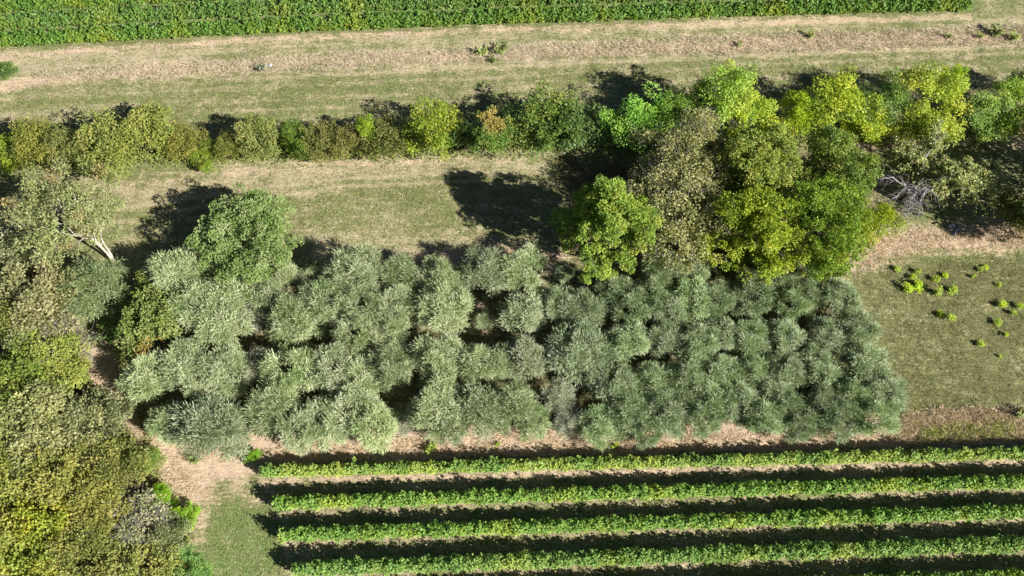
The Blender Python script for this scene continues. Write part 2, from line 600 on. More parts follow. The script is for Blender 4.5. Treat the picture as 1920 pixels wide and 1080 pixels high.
def silver_crown(seed, R, H, zc, pal, n_clump=46, per=240, length=(0.18, 0.44), sparse=1.0, tuft=(0.45, 0.85)):
    """feathery crown: upright fountains of narrow leafy shoots"""
    rng = np.random.default_rng(seed)
    C = crown_clumps(rng, R * 0.78, H * 0.82, n_clump, bottom=-0.45, shell=(0.45, 1.0), amt=0.25)
    n = len(C)
    cc = pal_pick(pal, n, rng, 0.12)
    per = int(per * sparse)
    idx = np.repeat(np.arange(n), per)
    m = len(idx)
    out = norm(C / np.array([R, R, H * 1.1]) + np.array([0, 0, 0.25]))[idx]
    spread = rng.normal(0, 1, (m, 3))
    D = norm(out * 0.65 + np.array([0, 0, 0.30]) + norm(spread) * 0.95)
    start = rng.uniform(0.0, 1.0, m)[:, None]
    P = C[idx] + D * start * (rng.uniform(*tuft, n)[idx])[:, None] * min(R / 2.2, 1.15) + rng.normal(0, 0.08, (m, 3))
    D = norm(D + rng.normal(0, 0.35, (m, 3)))
    Nn = norm(np.array([0.35, -0.2, 0.85]) + out * 0.45 + rng.normal(0, 0.4, (m, 3)))
    L = rng.uniform(length[0], length[1], m)
    W = rng.uniform(0.016, 0.030, m)
    V, Fq = kites(P, D, Nn, L, W, bend=0.07, mid=0.5)
    V[:, 2] += zc
    colr = cc[idx] * 0.6 + pal_pick(pal, m, rng, 0.3) * 0.4
    return V, Fq, np.repeat(colr, 4, 0), C + np.array([0, 0, zc])


def limbs_mesh(seed, C, h_trunk, r0, n_limbs, twigs=0, twig_len=1.0, lean=(0, 0), stems=1, r_twig=0.012):
    """trunk and limbs reaching into the clump centres C"""
    rng = np.random.default_rng(seed)
    parts_trunk, parts_limb = [], []
    forks = []
    for k in range(stems):
        a = 2 * math.pi * k / max(stems, 1) + rng.uniform(0, 1)
        off = np.array([math.cos(a), math.sin(a), 0]) * (0.0 if stems == 1 else r0 * 1.6)
        top = np.array([lean[0], lean[1], h_trunk]) + off * (1 + 2.5 * (stems > 1))
        path = wander(off + np.array([0, 0, -0.25]), top, rng, 6, 0.06)
        rr = np.linspace(r0, r0 * 0.62, 6)
        rr[0] *= 1.35
        parts_trunk.append(tube(path, rr, 7))
        forks.append((path, rr))
    sel = rng.permutation(len(C))[:n_limbs]
    for j, i in enumerate(sel):
        path0, _ = forks[j % len(forks)]
        s = path0[rng.integers(3, 6)]
        e = C[i] * np.array([0.94, 0.94, 1.0])
        pth = wander(s, e, rng, 6, 0.16, 0.06)
        r1 = r0 * rng.uniform(0.28, 0.5)
        parts_limb.append(tube(pth, np.linspace(r1, r1 * 0.22, 6), 5))
    if twigs:
        for i in rng.integers(0, len(C), twigs):
            s = C[i] + rng.normal(0, 0.3, 3)
            u = norm(C[i] - np.array([0, 0, C[:, 2].mean() - 1]) + rng.normal(0, 1.2, 3))
            e = s + u * twig_len * rng.uniform(0.5, 1.3)
            parts_limb.append(tube(wander(s, e, rng, 4, 0.2), np.linspace(r_twig, r_twig * 0.4, 4), 3))
    return join(parts_trunk), (join(parts_limb) if parts_limb else None)


def tree_meshes(name, crown, seed, leaf_mat, bark=None, h_trunk=1.2, r0=0.12, n_limbs=14, **kw):
    V, Fq, Cc, C = crown
    bark = bark or M_BARK
    t, l = limbs_mesh(seed + 777, C, h_trunk, r0, n_limbs, **kw)
    return (mesh_from(name + '_crown', V, Fq, leaf_mat, Cc),
            mesh_from(name + '_trunk', *t, bark, smooth=True),
            mesh_from(name + '_limbs', *l, bark, smooth=True) if l else None)


def place(name, meshes, label, cat, xy, scale=1.0, rot=0.0, color=(1, 1, 1), group=None, zscale=None):
    root = bpy.data.objects.new(name, None)
    root.empty_display_size = 0.3
    COL.objects.link(root)
    root.location = (xy[0], xy[1], 0.0)
    root.rotation_euler = (0, 0, rot)
    root.scale = (scale, scale, zscale if zscale else scale)
    tag(root, label, cat, group)
    crown, trunk, limbs = meshes
    t = link('trunk', trunk, root)
    if limbs is not None:
        link('branches', limbs, t)['kind'] = 'stuff'
    link('crown', crown, root, color=color)
    return root


# leaf palettes: base colours of leaves (linear)
P_SILVER = [((0.345, 0.400, 0.215), 5), ((0.280, 0.345, 0.165), 4), ((0.445, 0.490, 0.310), 3), ((0.175, 0.245, 0.095), 3)]
P_GREY = [((0.44, 0.44, 0.33), 4), ((0.36, 0.37, 0.25), 3), ((0.28, 0.29, 0.18), 2)]
P_BRIGHT = [((0.185, 0.280, 0.038), 4), ((0.255, 0.335, 0.050), 4), ((0.110, 0.195, 0.030), 3), ((0.34, 0.37, 0.07), 1)]
P_GREEN = [((0.100, 0.175, 0.030), 4), ((0.150, 0.220, 0.040), 4), ((0.070, 0.130, 0.028), 3), ((0.22, 0.24, 0.05), 1)]
P_OLIVE = [((0.225, 0.240, 0.062), 4), ((0.280, 0.280, 0.085), 3), ((0.160, 0.190, 0.045), 3), ((0.33, 0.29, 0.09), 1)]
P_TAN = [((0.370, 0.350, 0.165), 4), ((0.300, 0.300, 0.120), 3), ((0.215, 0.235, 0.080), 3), ((0.46, 0.41, 0.23), 1)]
P_YELLOW = [((0.420, 0.380, 0.035), 4), ((0.340, 0.360, 0.040), 3), ((0.250, 0.310, 0.035), 3), ((0.48, 0.38, 0.05), 1)]
P_YGREEN = [((0.285, 0.365, 0.032), 4), ((0.205, 0.300, 0.028), 4), ((0.380, 0.410, 0.040), 2), ((0.13, 0.21, 0.03), 2)]
P_LOCUST = [((0.150, 0.265, 0.040), 4), ((0.210, 0.320, 0.050), 4), ((0.290, 0.350, 0.055), 2), ((0.09, 0.17, 0.03), 2)]
P_BUSH = [((0.165, 0.225, 0.070), 4), ((0.220, 0.275, 0.110), 3), ((0.110, 0.170, 0.040), 3), ((0.30, 0.33, 0.17), 1)]
P_PALE = [((0.270, 0.300, 0.120), 4), ((0.330, 0.340, 0.160), 3), ((0.230, 0.280, 0.085), 3), ((0.36, 0.24, 0.10), 0.5)]
P_DARK = [((0.060, 0.105, 0.030), 4), ((0.090, 0.140, 0.035), 3), ((0.13, 0.17, 0.05), 1)]
P_BROWNHEDGE = [((0.180, 0.185, 0.055), 4), ((0.230, 0.215, 0.075), 3), ((0.130, 0.155, 0.040), 3)]

# ---- the silver-leaved orchard block: unit trees of crown radius 2.2 m, 4.6 m tall
SILVER = [tree_meshes('silver_tree', silver_crown(100 + i, 2.2, 1.95, 2.55, P_SILVER), 100 + i, M_SILVER, h_trunk=1.0, r0=0.09,
                      n_limbs=16, stems=2) for i in range(9)]
TUFTED = [tree_meshes('silver_tree', silver_crown(130 + i, 2.1, 1.95, 2.45, P_SILVER, n_clump=19, per=560, tuft=(0.6, 1.05)), 130 + i, M_SILVER, h_trunk=1.0, r0=0.09,
                      n_limbs=16, stems=2) for i in range(6)]
GREYS = [tree_meshes('grey_tree', silver_crown(150 + i, 2.2, 1.95, 2.55, P_GREY, sparse=0.62), 150 + i, M_SILVER, bark=M_TWIG, h_trunk=1.0,
                     r0=0.08, n_limbs=16, stems=2, twigs=90, twig_len=0.7, r_twig=0.02) for i in range(2)]

ROWS_SILVER = [  # (name of the row, [(crown px, crown py, crown radius px, look)])
    ('front row beside the vines', [(318, 796, 38, ''), (392, 803, 64, 'b'), (511, 768, 48, ''), (562, 800, 42, ''), (612, 792, 42, ''), (659, 767, 50, ''), (700, 797, 44, ''),
     (755, 797, 20, 'g'), (817, 767, 48, ''), (848, 800, 32, ''), (899, 764, 46, ''), (961, 768, 46, ''), (1000, 790, 32, ''), (1047, 744, 30, 'g'),
     (1062, 786, 28, 'g'), (1121, 798, 36, ''), (1177, 780, 40, ''), (1212, 810, 30, ''), (1254, 774, 40, ''), (1318, 778, 40, ''), (1387, 756, 37, ''),
     (1429, 784, 38, ''), (1471, 766, 33, ''), (1496, 798, 32, ''), (1538, 768, 38, ''), (1573, 788, 38, ''), (1637, 784, 42, '')]),
    ('second row behind the vines', [(278, 709, 45, ''), (355, 693, 50, ''), (418, 693, 50, ''), (484, 689, 33, 'g'), (546, 690, 48, ''), (625, 690, 46, ''), (680, 716, 38, ''),
     (735, 690, 46, ''), (825, 681, 46, ''), (891, 681, 38, ''), (942, 678, 32, ''), (992, 673, 42, 'h'), (1089, 661, 54, ''), (1122, 715, 32, ''),
     (1163, 726, 40, ''), (1223, 717, 38, ''), (1290, 716, 40, ''), (1338, 748, 35, ''), (1345, 697, 34, ''), (1411, 697, 34, ''), (1450, 738, 34, ''),
     (1477, 699, 36, ''), (1538, 706, 36, ''), (1598, 741, 37, ''), (1612, 684, 42, ''), (1654, 739, 42, '')]),
    ('middle row', [(420, 614, 48, ''), (480, 596, 26, 'g'), (550, 602, 48, ''), (670, 624, 38, ''), (732, 612, 41, ''), (829, 585, 50, ''), (905, 603, 19, 's'),
     (980, 590, 42, ''), (1050, 571, 36, ''), (1093, 586, 41, ''), (1177, 641, 41, ''), (1247, 633, 36, ''), (1304, 650, 42, ''), (1345, 630, 36, ''),
     (1408, 637, 38, ''), (1471, 633, 36, ''), (1528, 661, 32, ''), (1552, 630, 36, ''), (1605, 625, 42, '')]),
    ('fourth row behind the vines', [(370, 572, 50, ''), (440, 557, 48, ''), (500, 560, 36, ''), (608, 573, 46, ''), (673, 577, 40, ''), (739, 573, 42, ''), (1149, 548, 34, ''),
     (1184, 584, 40, ''), (1226, 551, 36, ''), (1251, 588, 35, ''), (1300, 563, 40, ''), (1341, 567, 36, ''), (1408, 556, 42, ''), (1482, 573, 34, ''),
     (1517, 559, 30, ''), (1570, 560, 38, '')]),
    ('back row by the mown strip', [(335, 512, 52, ''), (400, 532, 40, ''), (530, 518, 28, 'h'), (585, 522, 24, ''), (659, 511, 52, ''), (753, 522, 37, ''), (825, 522, 39, ''),
     (903, 514, 43, ''), (984, 514, 43, ''), (1057, 513, 19, ''), (1107, 516, 18, 'h'), (1247, 513, 43, ''), (1300, 516, 26, ''), (1436, 513, 28, ''),
     (1475, 520, 30, ''), (1531, 516, 28, '')]),
]
ORD = ['leftmost', 'second from the left', 'third from the left', 'fourth from the left', 'fifth from the left', 'sixth from the left', 'seventh from the left',
       'eighth from the left', 'ninth from the left', 'tenth from the left', 'eleventh from the left', 'twelfth from the left', 'thirteenth from the left', 'fourteenth from the left']


def ordinal(i, n):
    if i < len(ORD) and i <= n // 2:
        return ORD[i]
    j = n - 1 - i
    return 'rightmost' if j == 0 else ORD[j].replace('left', 'right')


rng = np.random.default_rng(11)
k = 0
for row_name, pts in ROWS_SILVER:
    pts = sorted(pts)
    for i, (x, y, r, look) in enumerate(pts):
        R = r / px_per_m(y) * 1.10
        sc = R / 2.2
        zs = 0.55 * sc + 0.45 * (0.92 if r > 24 else 0.6)
        zc = 2.55 * zs
        p = at(x, y, zc)
        what = {'': 'silvery green feathery-leaved tree', 'b': 'broad silvery green feathery-leaved tree', 'g': 'grey, half-bare feathery tree',
                'h': 'pale grey-green feathery tree', 's': 'small silvery green bush in a gap'}[look]
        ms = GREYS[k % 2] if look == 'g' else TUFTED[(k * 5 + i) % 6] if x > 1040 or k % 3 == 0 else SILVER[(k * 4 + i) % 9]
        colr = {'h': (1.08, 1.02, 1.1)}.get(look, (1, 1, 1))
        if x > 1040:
            colr = tuple(np.array(colr) * np.array([0.86, 0.91, 0.88]))  # right-hand trees show their shaded side: that shade is put into the leaf tint
        elif x < 900 and look == '':
            colr = (1.04, 1.03, 0.98)
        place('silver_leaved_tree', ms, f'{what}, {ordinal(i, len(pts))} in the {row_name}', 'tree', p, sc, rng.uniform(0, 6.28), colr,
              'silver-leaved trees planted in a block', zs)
        k += 1

# ------------------------------------------------------------------ other trees and shrubs
LIB = {}


def species(key, n, fn):
    LIB[key] = [fn(i) for i in range(n)]


# unit crown radius 2.5 m
species('hedge', 4, lambda i: tree_meshes('shrub', broad_crown(300 + i, 2.5, 2.1, 2.5, P_OLIVE, 85, 0.55, 90, (0.11, 0.20)), 300 + i, M_BROAD, h_trunk=1.0, r0=0.10, n_limbs=14, stems=3))
species('yhedge', 2, lambda i: tree_meshes('shrub', broad_crown(320 + i, 2.5, 2.4, 2.7, P_YGREEN, 85, 0.55, 90, (0.11, 0.20)), 320 + i, M_BROAD, h_trunk=1.1, r0=0.11, n_limbs=14))
species('bhedge', 2, lambda i: tree_meshes('shrub', broad_crown(330 + i, 2.5, 1.7, 1.9, P_BROWNHEDGE, 90, 0.5, 62, (0.13, 0.23)), 330 + i, M_BROAD, h_trunk=0.7, r0=0.08, n_limbs=14, stems=3))
species('green', 3, lambda i: tree_meshes('tree', broad_crown(340 + i, 2.5, 2.5, 3.0, P_GREEN, 85, 0.55, 90, (0.12, 0.22)), 340 + i, M_BROAD, h_trunk=1.3, r0=0.13, n_limbs=14))
species('dark', 2, lambda i: tree_meshes('tree', broad_crown(350 + i, 2.5, 2.4, 2.7, P_DARK, 80, 0.55, 60, (0.14, 0.26)), 350 + i, M_BROAD, h_trunk=1.0, r0=0.11, n_limbs=12))
species('locust', 4, lambda i: tree_meshes('locust', broad_crown(360 + i, 2.5, 2.6, 3.4, P_LOCUST, 60, 0.62, 140, (0.10, 0.21), 0.26, 0.45, lobes=10), 360 + i, M_BROAD, h_trunk=1.8, r0=0.14, n_limbs=14))
species('ylocust', 4, lambda i: tree_meshes('locust', broad_crown(370 + i, 2.5, 2.6, 3.4, P_YGREEN, 60, 0.62, 140, (0.10, 0.21), 0.26, 0.45, lobes=10), 370 + i, M_BROAD, h_trunk=1.8, r0=0.14, n_limbs=14))
species('tan', 4, lambda i: tree_meshes('tree', broad_crown(380 + i, 2.5, 2.0, 2.6, P_TAN, 120, 0.46, 84, (0.11, 0.20), 0.3, amt=0.32), 380 + i, M_BROAD, h_trunk=1.2, r0=0.13, n_limbs=18, twigs=40, twig_len=0.7))
species('olive', 4, lambda i: tree_meshes('tree', broad_crown(390 + i, 2.5, 2.0, 2.6, P_OLIVE, 110, 0.46, 84, (0.11, 0.20), 0.3, amt=0.35), 390 + i, M_BROAD, h_trunk=1.2, r0=0.13, n_limbs=18, twigs=30, twig_len=0.7))
species('yellow', 2, lambda i: tree_meshes('tree', broad_crown(400 + i, 2.5, 2.0, 2.6, P_YELLOW, 70, 0.5, 62, (0.15, 0.26)), 400 + i, M_BROAD, h_trunk=1.2, r0=0.12, n_limbs=14))
species('twiggy', 2, lambda i: tree_meshes('tree', broad_crown(410 + i, 2.5, 2.2, 2.8, P_TAN, 70, 0.6, 24, (0.14, 0.26), 0.3, amt=0.35), 410 + i, M_BROAD, bark=M_TWIG, h_trunk=1.3, r0=0.12, n_limbs=30, twigs=420, twig_len=0.9))


def put(name, key, v, label, px, py, r, cat='tree', h=None, color=(1, 1, 1), group=None, zrel=None):
    """px, py = crown centre in the survey photograph, r = crown radius in survey pixels, h = total height in m"""
    base = {'hedge': (2.5, 2.5, 4.6), 'yhedge': (2.5, 2.7, 5.1), 'bhedge': (2.5, 1.9, 3.6), 'green': (2.5, 3.0, 5.5), 'dark': (2.5, 2.7, 5.1), 'locust': (2.5, 3.4, 6.0),
            'ylocust': (2.5, 3.4, 6.0), 'tan': (2.5, 2.6, 4.6), 'olive': (2.5, 2.6, 4.6), 'yellow': (2.5, 2.6, 4.6), 'twiggy': (2.5, 2.8, 5.0)}[key]
    R = r / px_per_m(py) * 1.30
    sc = R / base[0]
    zs = (h / base[2]) if h else sc
    p = at(px, py, base[1] * zs)
    seed = int(px * 7 + py * 13) % 628
    ms = LIB[key]
    return place(name, ms[v % len(ms)], label, cat, p, sc, seed / 100.0, color, group, zs)


HG = 'trees and shrubs of the upper hedge'
# upper hedge, left to right
for a in [
    ('hedge_shrub', 'yhedge', 0, 'low yellow-green shrub at the left edge, at the start of the upper hedge', 2, 292, 36, 'shrub', 2.6, (0.85, 0.9, 0.8)),
    ('hedge_shrub', 'hedge', 0, 'olive shrub second from the left end of the upper hedge', 72, 272, 44, 'shrub', 4.0, (1.02, 1.02, 0.8)),
    ('hedge_shrub', 'hedge', 1, 'olive-yellow shrub left of the biggest rounded hedge tree', 138, 274, 42, 'shrub', 4.2, (1.0, 1.06, 0.75)),
    ('hedge_tree', 'hedge', 2, 'largest rounded olive tree of the left hedge, front half', 200, 272, 54, 'tree', 4.9, (0.95, 1.08, 0.8)),
    ('hedge_tree', 'hedge', 3, 'rounded olive tree behind and right of the largest hedge tree', 258, 254, 52, 'tree', 5.0, (0.92, 1.05, 0.85)),
    ('hedge_shrub', 'hedge', 0, 'olive shrub with reddish tips right of the largest hedge tree', 345, 270, 36, 'shrub', 3.6, (1.05, 1.0, 0.8)),
    ('hedge_shrub', 'yhedge', 1, 'low yellow-green shrub filling the hedge foot below the reddish shrub', 385, 288, 26, 'shrub', 2.2, (0.9, 0.95, 0.8)),
    ('hedge_shrub', 'hedge', 1, 'small olive shrub left of the grey-green hedge tree', 425, 276, 27, 'shrub', 3.2, (1.0, 1.05, 0.8)),
    ('hedge_tree', 'olive', 2, 'grey-green upright tree with twiggy crown in the left hedge', 486, 258, 36, 'tree', 4.8, (0.95, 1.08, 1.2)),
    ('hedge_shrub', 'green', 0, 'bright green shrub right of the grey-green hedge tree', 556, 258, 29, 'shrub', 3.6, (1.35, 1.3, 1.0)),
    ('hedge_shrub', 'bhedge', 0, 'brown-olive clipped shrub, left one of the low hedge stretch', 602, 268, 34, 'shrub', 3.0, (1, 1, 1)),
    ('hedge_shrub', 'bhedge', 1, 'brown-olive clipped shrub, middle of the low hedge stretch', 650, 268, 30, 'shrub', 2.8, (1.05, 1, 1)),
    ('hedge_tree', 'yhedge', 1, 'slim yellow-green sapling rising from the low hedge stretch', 688, 248, 19, 'tree', 4.4, (0.9, 1.0, 0.8)),
    ('hedge_shrub', 'bhedge', 0, 'dark olive shrub, right one of the low hedge stretch', 726, 266, 38, 'shrub', 3.2, (0.85, 0.95, 0.9)),
    ('hedge_tree', 'yhedge', 0, 'golden green maple-like tree standing alone in the hedge', 815, 250, 44, 'tree', 5.4, (0.86, 0.80, 1.25)),
    ('hedge_shrub', 'dark', 0, 'dark green shrub between the golden tree and the orange-tipped tree', 878, 256, 28, 'shrub', 3.6, (1.2, 1.2, 1)),
    ('hedge_tree', 'green', 2, 'dense green rounded tree right of the orange-tipped tree', 1018, 238, 54, 'tree', 6.4, (1.3, 1.25, 1.0)),
    ('hedge_tree', 'dark', 1, 'dark green tree at the gap before the locust trees', 1088, 238, 42, 'tree', 5.8, (1.5, 1.5, 1.4)),
]:
    put(*a[:7], cat=a[7], h=a[8], color=tuple(0.6 * np.array(a[9]) + 0.4 * np.array([1.08, 1.1, 0.9])), group=HG)
# the tree whose top has turned orange
ot = tree_meshes('turning_tree', broad_crown(501, 2.9, 2.9, 3.2, P_GREEN, 90, 0.55, 90, (0.12, 0.22), patch=((0.0, 0.15, 0.9), 0.7, (0.33, 0.25, 0.08))), 501, M_BROAD, h_trunk=1.3, r0=0.13, n_limbs=14)
place('hedge_tree', ot, 'green hedge tree with its top turned orange', 'tree', at(928, 252, 3.1), 0.80, 0.4, (1.25, 1.3, 1.2), HG, 0.95)

LG = 'locust trees of the upper right hedge'
for a in [
    ('locust_tree', 'locust', 0, 'bright green feathery locust tree, leftmost of the locust group', 1196, 226, 50, 6.5, (0.9, 1.05, 1.0)),
    ('locust_tree', 'locust', 1, 'green locust tree between the leftmost and the tallest locust', 1268, 210, 34, 6.0, (0.9, 1.0, 0.9)),
    ('locust_tree', 'ylocust', 0, 'small yellow-green locust close to the left of the tallest locust', 1302, 196, 28, 6.2, (0.85, 0.95, 0.9)),
    ('locust_tree', 'locust', 2, 'tallest locust tree with a pointed pale green top', 1376, 186, 50, 9.0, (1.25, 1.15, 1.1)),
    ('locust_tree', 'ylocust', 1, 'golden yellow locust in front of the tallest locust', 1412, 236, 50, 6.0, (1.1, 1.08, 0.8)),
    ('hedge_shrub', 'dark', 0, 'dark green bush between the tallest locust and the brown tree', 1336, 236, 32, 5.0, (1.2, 1.2, 1.2)),
    ('locust_tree', 'ylocust', 2, 'yellow-green locust left of the big golden locust pair', 1508, 218, 38, 5.4, (1.0, 1.0, 0.8)),
    ('locust_tree', 'ylocust', 3, 'golden locust with pointed top, left one of the golden pair', 1572, 196, 50, 7.0, (1.1, 1.06, 0.8)),
    ('locust_tree', 'locust', 3, 'pale green feathery locust between the two golden locusts', 1650, 190, 42, 6.6, (1.05, 1.05, 1.0)),
    ('locust_tree', 'ylocust', 0, 'low yellow locust at the hedge foot between the golden pair', 1635, 236, 38, 4.4, (1.08, 1.05, 0.8)),
    ('locust_tree', 'ylocust', 1, 'most yellow locust with tall top, right one of the golden pair', 1752, 196, 54, 7.4, (1.2, 1.12, 0.85)),
    ('locust_tree', 'ylocust', 2, 'slim locust shoot sticking up behind the most yellow locust', 1790, 164, 26, 7.0, (0.95, 1.0, 0.9)),
    ('locust_tree', 'ylocust', 3, 'low yellow-green locust below the most yellow locust', 1715, 246, 30, 3.8, (1.0, 0.95, 0.8)),
    ('locust_tree', 'locust', 1, 'green locust second from the right end of the upper hedge', 1846, 214, 42, 5.4, (1.0, 1.02, 0.8)),
    ('locust_tree', 'ylocust', 0, 'yellow-green locust at the right edge of the picture', 1904, 196, 44, 5.8, (0.8, 0.92, 0.8)),
    ('hedge_shrub', 'dark', 1, 'dark green shrub behind the hedge at the right edge', 1916, 152, 20, 4.0, (0.9, 1.0, 1.0)),
]:
    put(*a[:7], cat='tree' if 'tree' in a[0] else 'shrub', h=a[7], color=tuple(np.array(a[8]) * (1.28 if 'locust' in a[1] else 1.0)), group=LG if a[0] == 'locust_tree' else HG)

# big trees in the middle right
P_BIG2 = [((0.190, 0.245, 0.036), 4), ((0.255, 0.295, 0.050), 4), ((0.120, 0.175, 0.030), 3), ((0.34, 0.33, 0.07), 1)]
P_BIG3 = [((0.145, 0.230, 0.034), 4), ((0.205, 0.285, 0.042), 4), ((0.090, 0.155, 0.028), 3), ((0.28, 0.30, 0.06), 1)]
maple = tree_meshes('maple', broad_crown(605, 6.0, 6.2, 5.8, P_BRIGHT, 430, 0.46, 105, (0.11, 0.21), 0.42, lobes=24, taper=0.36, lobe_r=(0.16, 0.32)), 601, M_BROAD, h_trunk=2.4, r0=0.22, n_limbs=26)
place('maple_tree', maple, 'bright yellow-green broad-leaved tree casting the long shadow on the mown strip', 'tree', at(1150, 424, 5.6), 1.0, 0.3, (0.98, 0.95, 1.1))
for (sd, x, y, R, H, zc, pal, label, colr) in [
    (611, 1418, 318, 3.3, 3.2, 5.6, P_BIG2, 'olive green walnut-like tree, back left of the four dense big trees', (1.22, 1.25, 1.0)),
    (612, 1410, 436, 3.7, 4.0, 5.6, P_BIG2, 'olive green tree with yellow tips, front left of the four dense big trees', (1.12, 1.15, 0.9)),
    (613, 1560, 322, 3.1, 3.2, 5.4, P_BIG3, 'green tree behind, back right of the four dense big trees', (1.2, 1.15, 1.0)),
    (614, 1545, 430, 3.7, 4.2, 5.6, P_BIG3, 'fresh green tree, front right of the four dense big trees', (1.1, 1.1, 1.0)),
]:
    ms = tree_meshes('big_tree', broad_crown(sd, R * 1.34, H * 1.2, zc, pal, 400, 0.5, 88, (0.11, 0.21), 0.40, lobes=16, lobe_r=(0.22, 0.38)), sd, M_BROAD, h_trunk=2.4, r0=0.2, n_limbs=26)
    place('big_tree', ms, label, 'tree', at(x, y, zc), 1.0, sd * 0.7, colr, 'dense big trees behind the silver block')
for (sd, x, y, R, label) in [(621, 1276, 300, 3.6, 'brown-olive thinning tree behind, touching the locusts'),
                             (622, 1288, 404, 3.8, 'brown-olive thinning tree with grey twigs right of the bright maple-like tree')]:
    ms = tree_meshes('thin_tree', broad_crown(sd, R * 1.4, 4.2, 5.0, P_TAN, 420, 0.55, 40, (0.13, 0.25), 0.32, lobes=12), sd, M_BROAD, bark=M_TWIG, h_trunk=2.0, r0=0.17,
                     n_limbs=60, twigs=500, twig_len=1.0, r_twig=0.016)
    place('thinning_tree', ms, label, 'tree', at(x, y, 5.0), 1.0, sd * 0.31, (1.03, 1.06, 0.95))
put('yellowing_tree', 'ylocust', 2, 'thin yellow-green tree at the right end of the big trees', 1640, 405, 40, h=5.0, color=(0.95, 0.88, 0.8))


# the half-bare drooping cherry on the right
def drooping_tree():
    rng = np.random.default_rng(71)
    trunk = tube(wander((0, 0, -0.2), (0.2, 0.1, 1.9), rng, 6, 0.05), np.linspace(0.24, 0.17, 6), 8)
    limbs, leaves, bare, twigs = [], [], [], []
    ends = []
    for i in range(17):
        a = rng.uniform(0, 2 * math.pi)
        if i < 5:
            a = rng.uniform(-0.45, 0.35)              # long limbs reaching right
        ln = rng.uniform(2.4, 4.4) + (2.4 if i < 5 else 0)
        e = np.array([math.cos(a) * ln, math.sin(a) * ln, rng.uniform(2.2, 4.8)])
        s = np.array([0.2, 0.1, rng.uniform(1.2, 1.9)])
        p = wander(s, e, rng, 8, 0.10, 0.16)
        limbs.append(tube(p, np.linspace(0.10, 0.03, 8), 5))
        naked = (math.cos(a) < 0.35 and math.sin(a) < 0.35 and rng.random() < 0.8)
        for j in range(34):
            q = p[rng.integers(2, 8)] + rng.normal(0, 0.1, 3)
            d = norm(np.array([math.cos(a), math.sin(a), 0]) * 0.6 + rng.normal(0, 0.75, 3) + np.array([0, 0, 0.15]))
            l2 = rng.uniform(0.7, 1.6)
            m = q + d * l2 * 0.6
            t = q + d * l2 - np.array([0, 0, 0.45 * l2])
            pts = np.array([q, (q + m) / 2 + np.array([0, 0, 0.06]), m, t])
            twigs.append(tube(pts, np.array([0.020, 0.017, 0.013, 0.007]), 3))
            if not naked:
                u = rng.uniform(0.1, 1.0, 32)
                k = np.minimum((u * 3).astype(int), 2)
                f = (u * 3 - k)[:, None]
                leaves.append(pts[k] * (1 - f) + pts[k + 1] * f + rng.normal(0, 0.10, (32, 3)))
    P = np.concatenate(leaves)
    m = len(P)
    L = rng.uniform(0.13, 0.25, m)
    V, Fq = kites(P, rng.normal(0, 1, (m, 3)) - np.array([0, 0, 0.5]), norm(rng.normal(0, 0.6, (m, 3)) + np.array([0, 0, 1.0])), L, L * 0.3)
    pal = [((0.35, 0.34, 0.12), 4), ((0.28, 0.31, 0.10), 4), ((0.42, 0.35, 0.14), 2), ((0.19, 0.23, 0.06), 2)]
    cm = mesh_from('drooping_crown', V, Fq, M_BROAD, np.repeat(pal_pick(pal, m, rng, 0.3), 4, 0))
    tm = mesh_from('drooping_trunk', *trunk, M_BARK, smooth=True)
    lm = mesh_from('drooping_limbs', *join(limbs), M_TWIG, smooth=True)
    wm = mesh_from('drooping_twigs', *join(twigs), M_TWIG, smooth=True)
    r = place('cherry_tree', (cm, tm, lm), 'half-bare cherry-like tree with drooping twigs and a grey leafless middle', 'tree', at(1716, 345, 3.2), 1.22, 0.0, (0.97, 1.06, 1.25))
    w = link('twigs', wm, r)
    return r


drooping_tree()
put('yellow_leaved_shrub', 'olive', 1, 'dark shrub with some yellow leaves at the right edge by the trunk shadow', 1908, 398, 36, cat='shrub', h=3.0, color=(0.8, 0.85, 0.7))
# two trees past the right edge; their shadows reach into the picture
put('field_tree', 'green', 1, 'tall tree past the right edge whose shadow covers the grass', 2042, 380, 78, h=11.5)
put('field_tree', 'green', 2, 'second tree past the right edge, nearer the hedge', 2085, 300, 70, h=9.5)

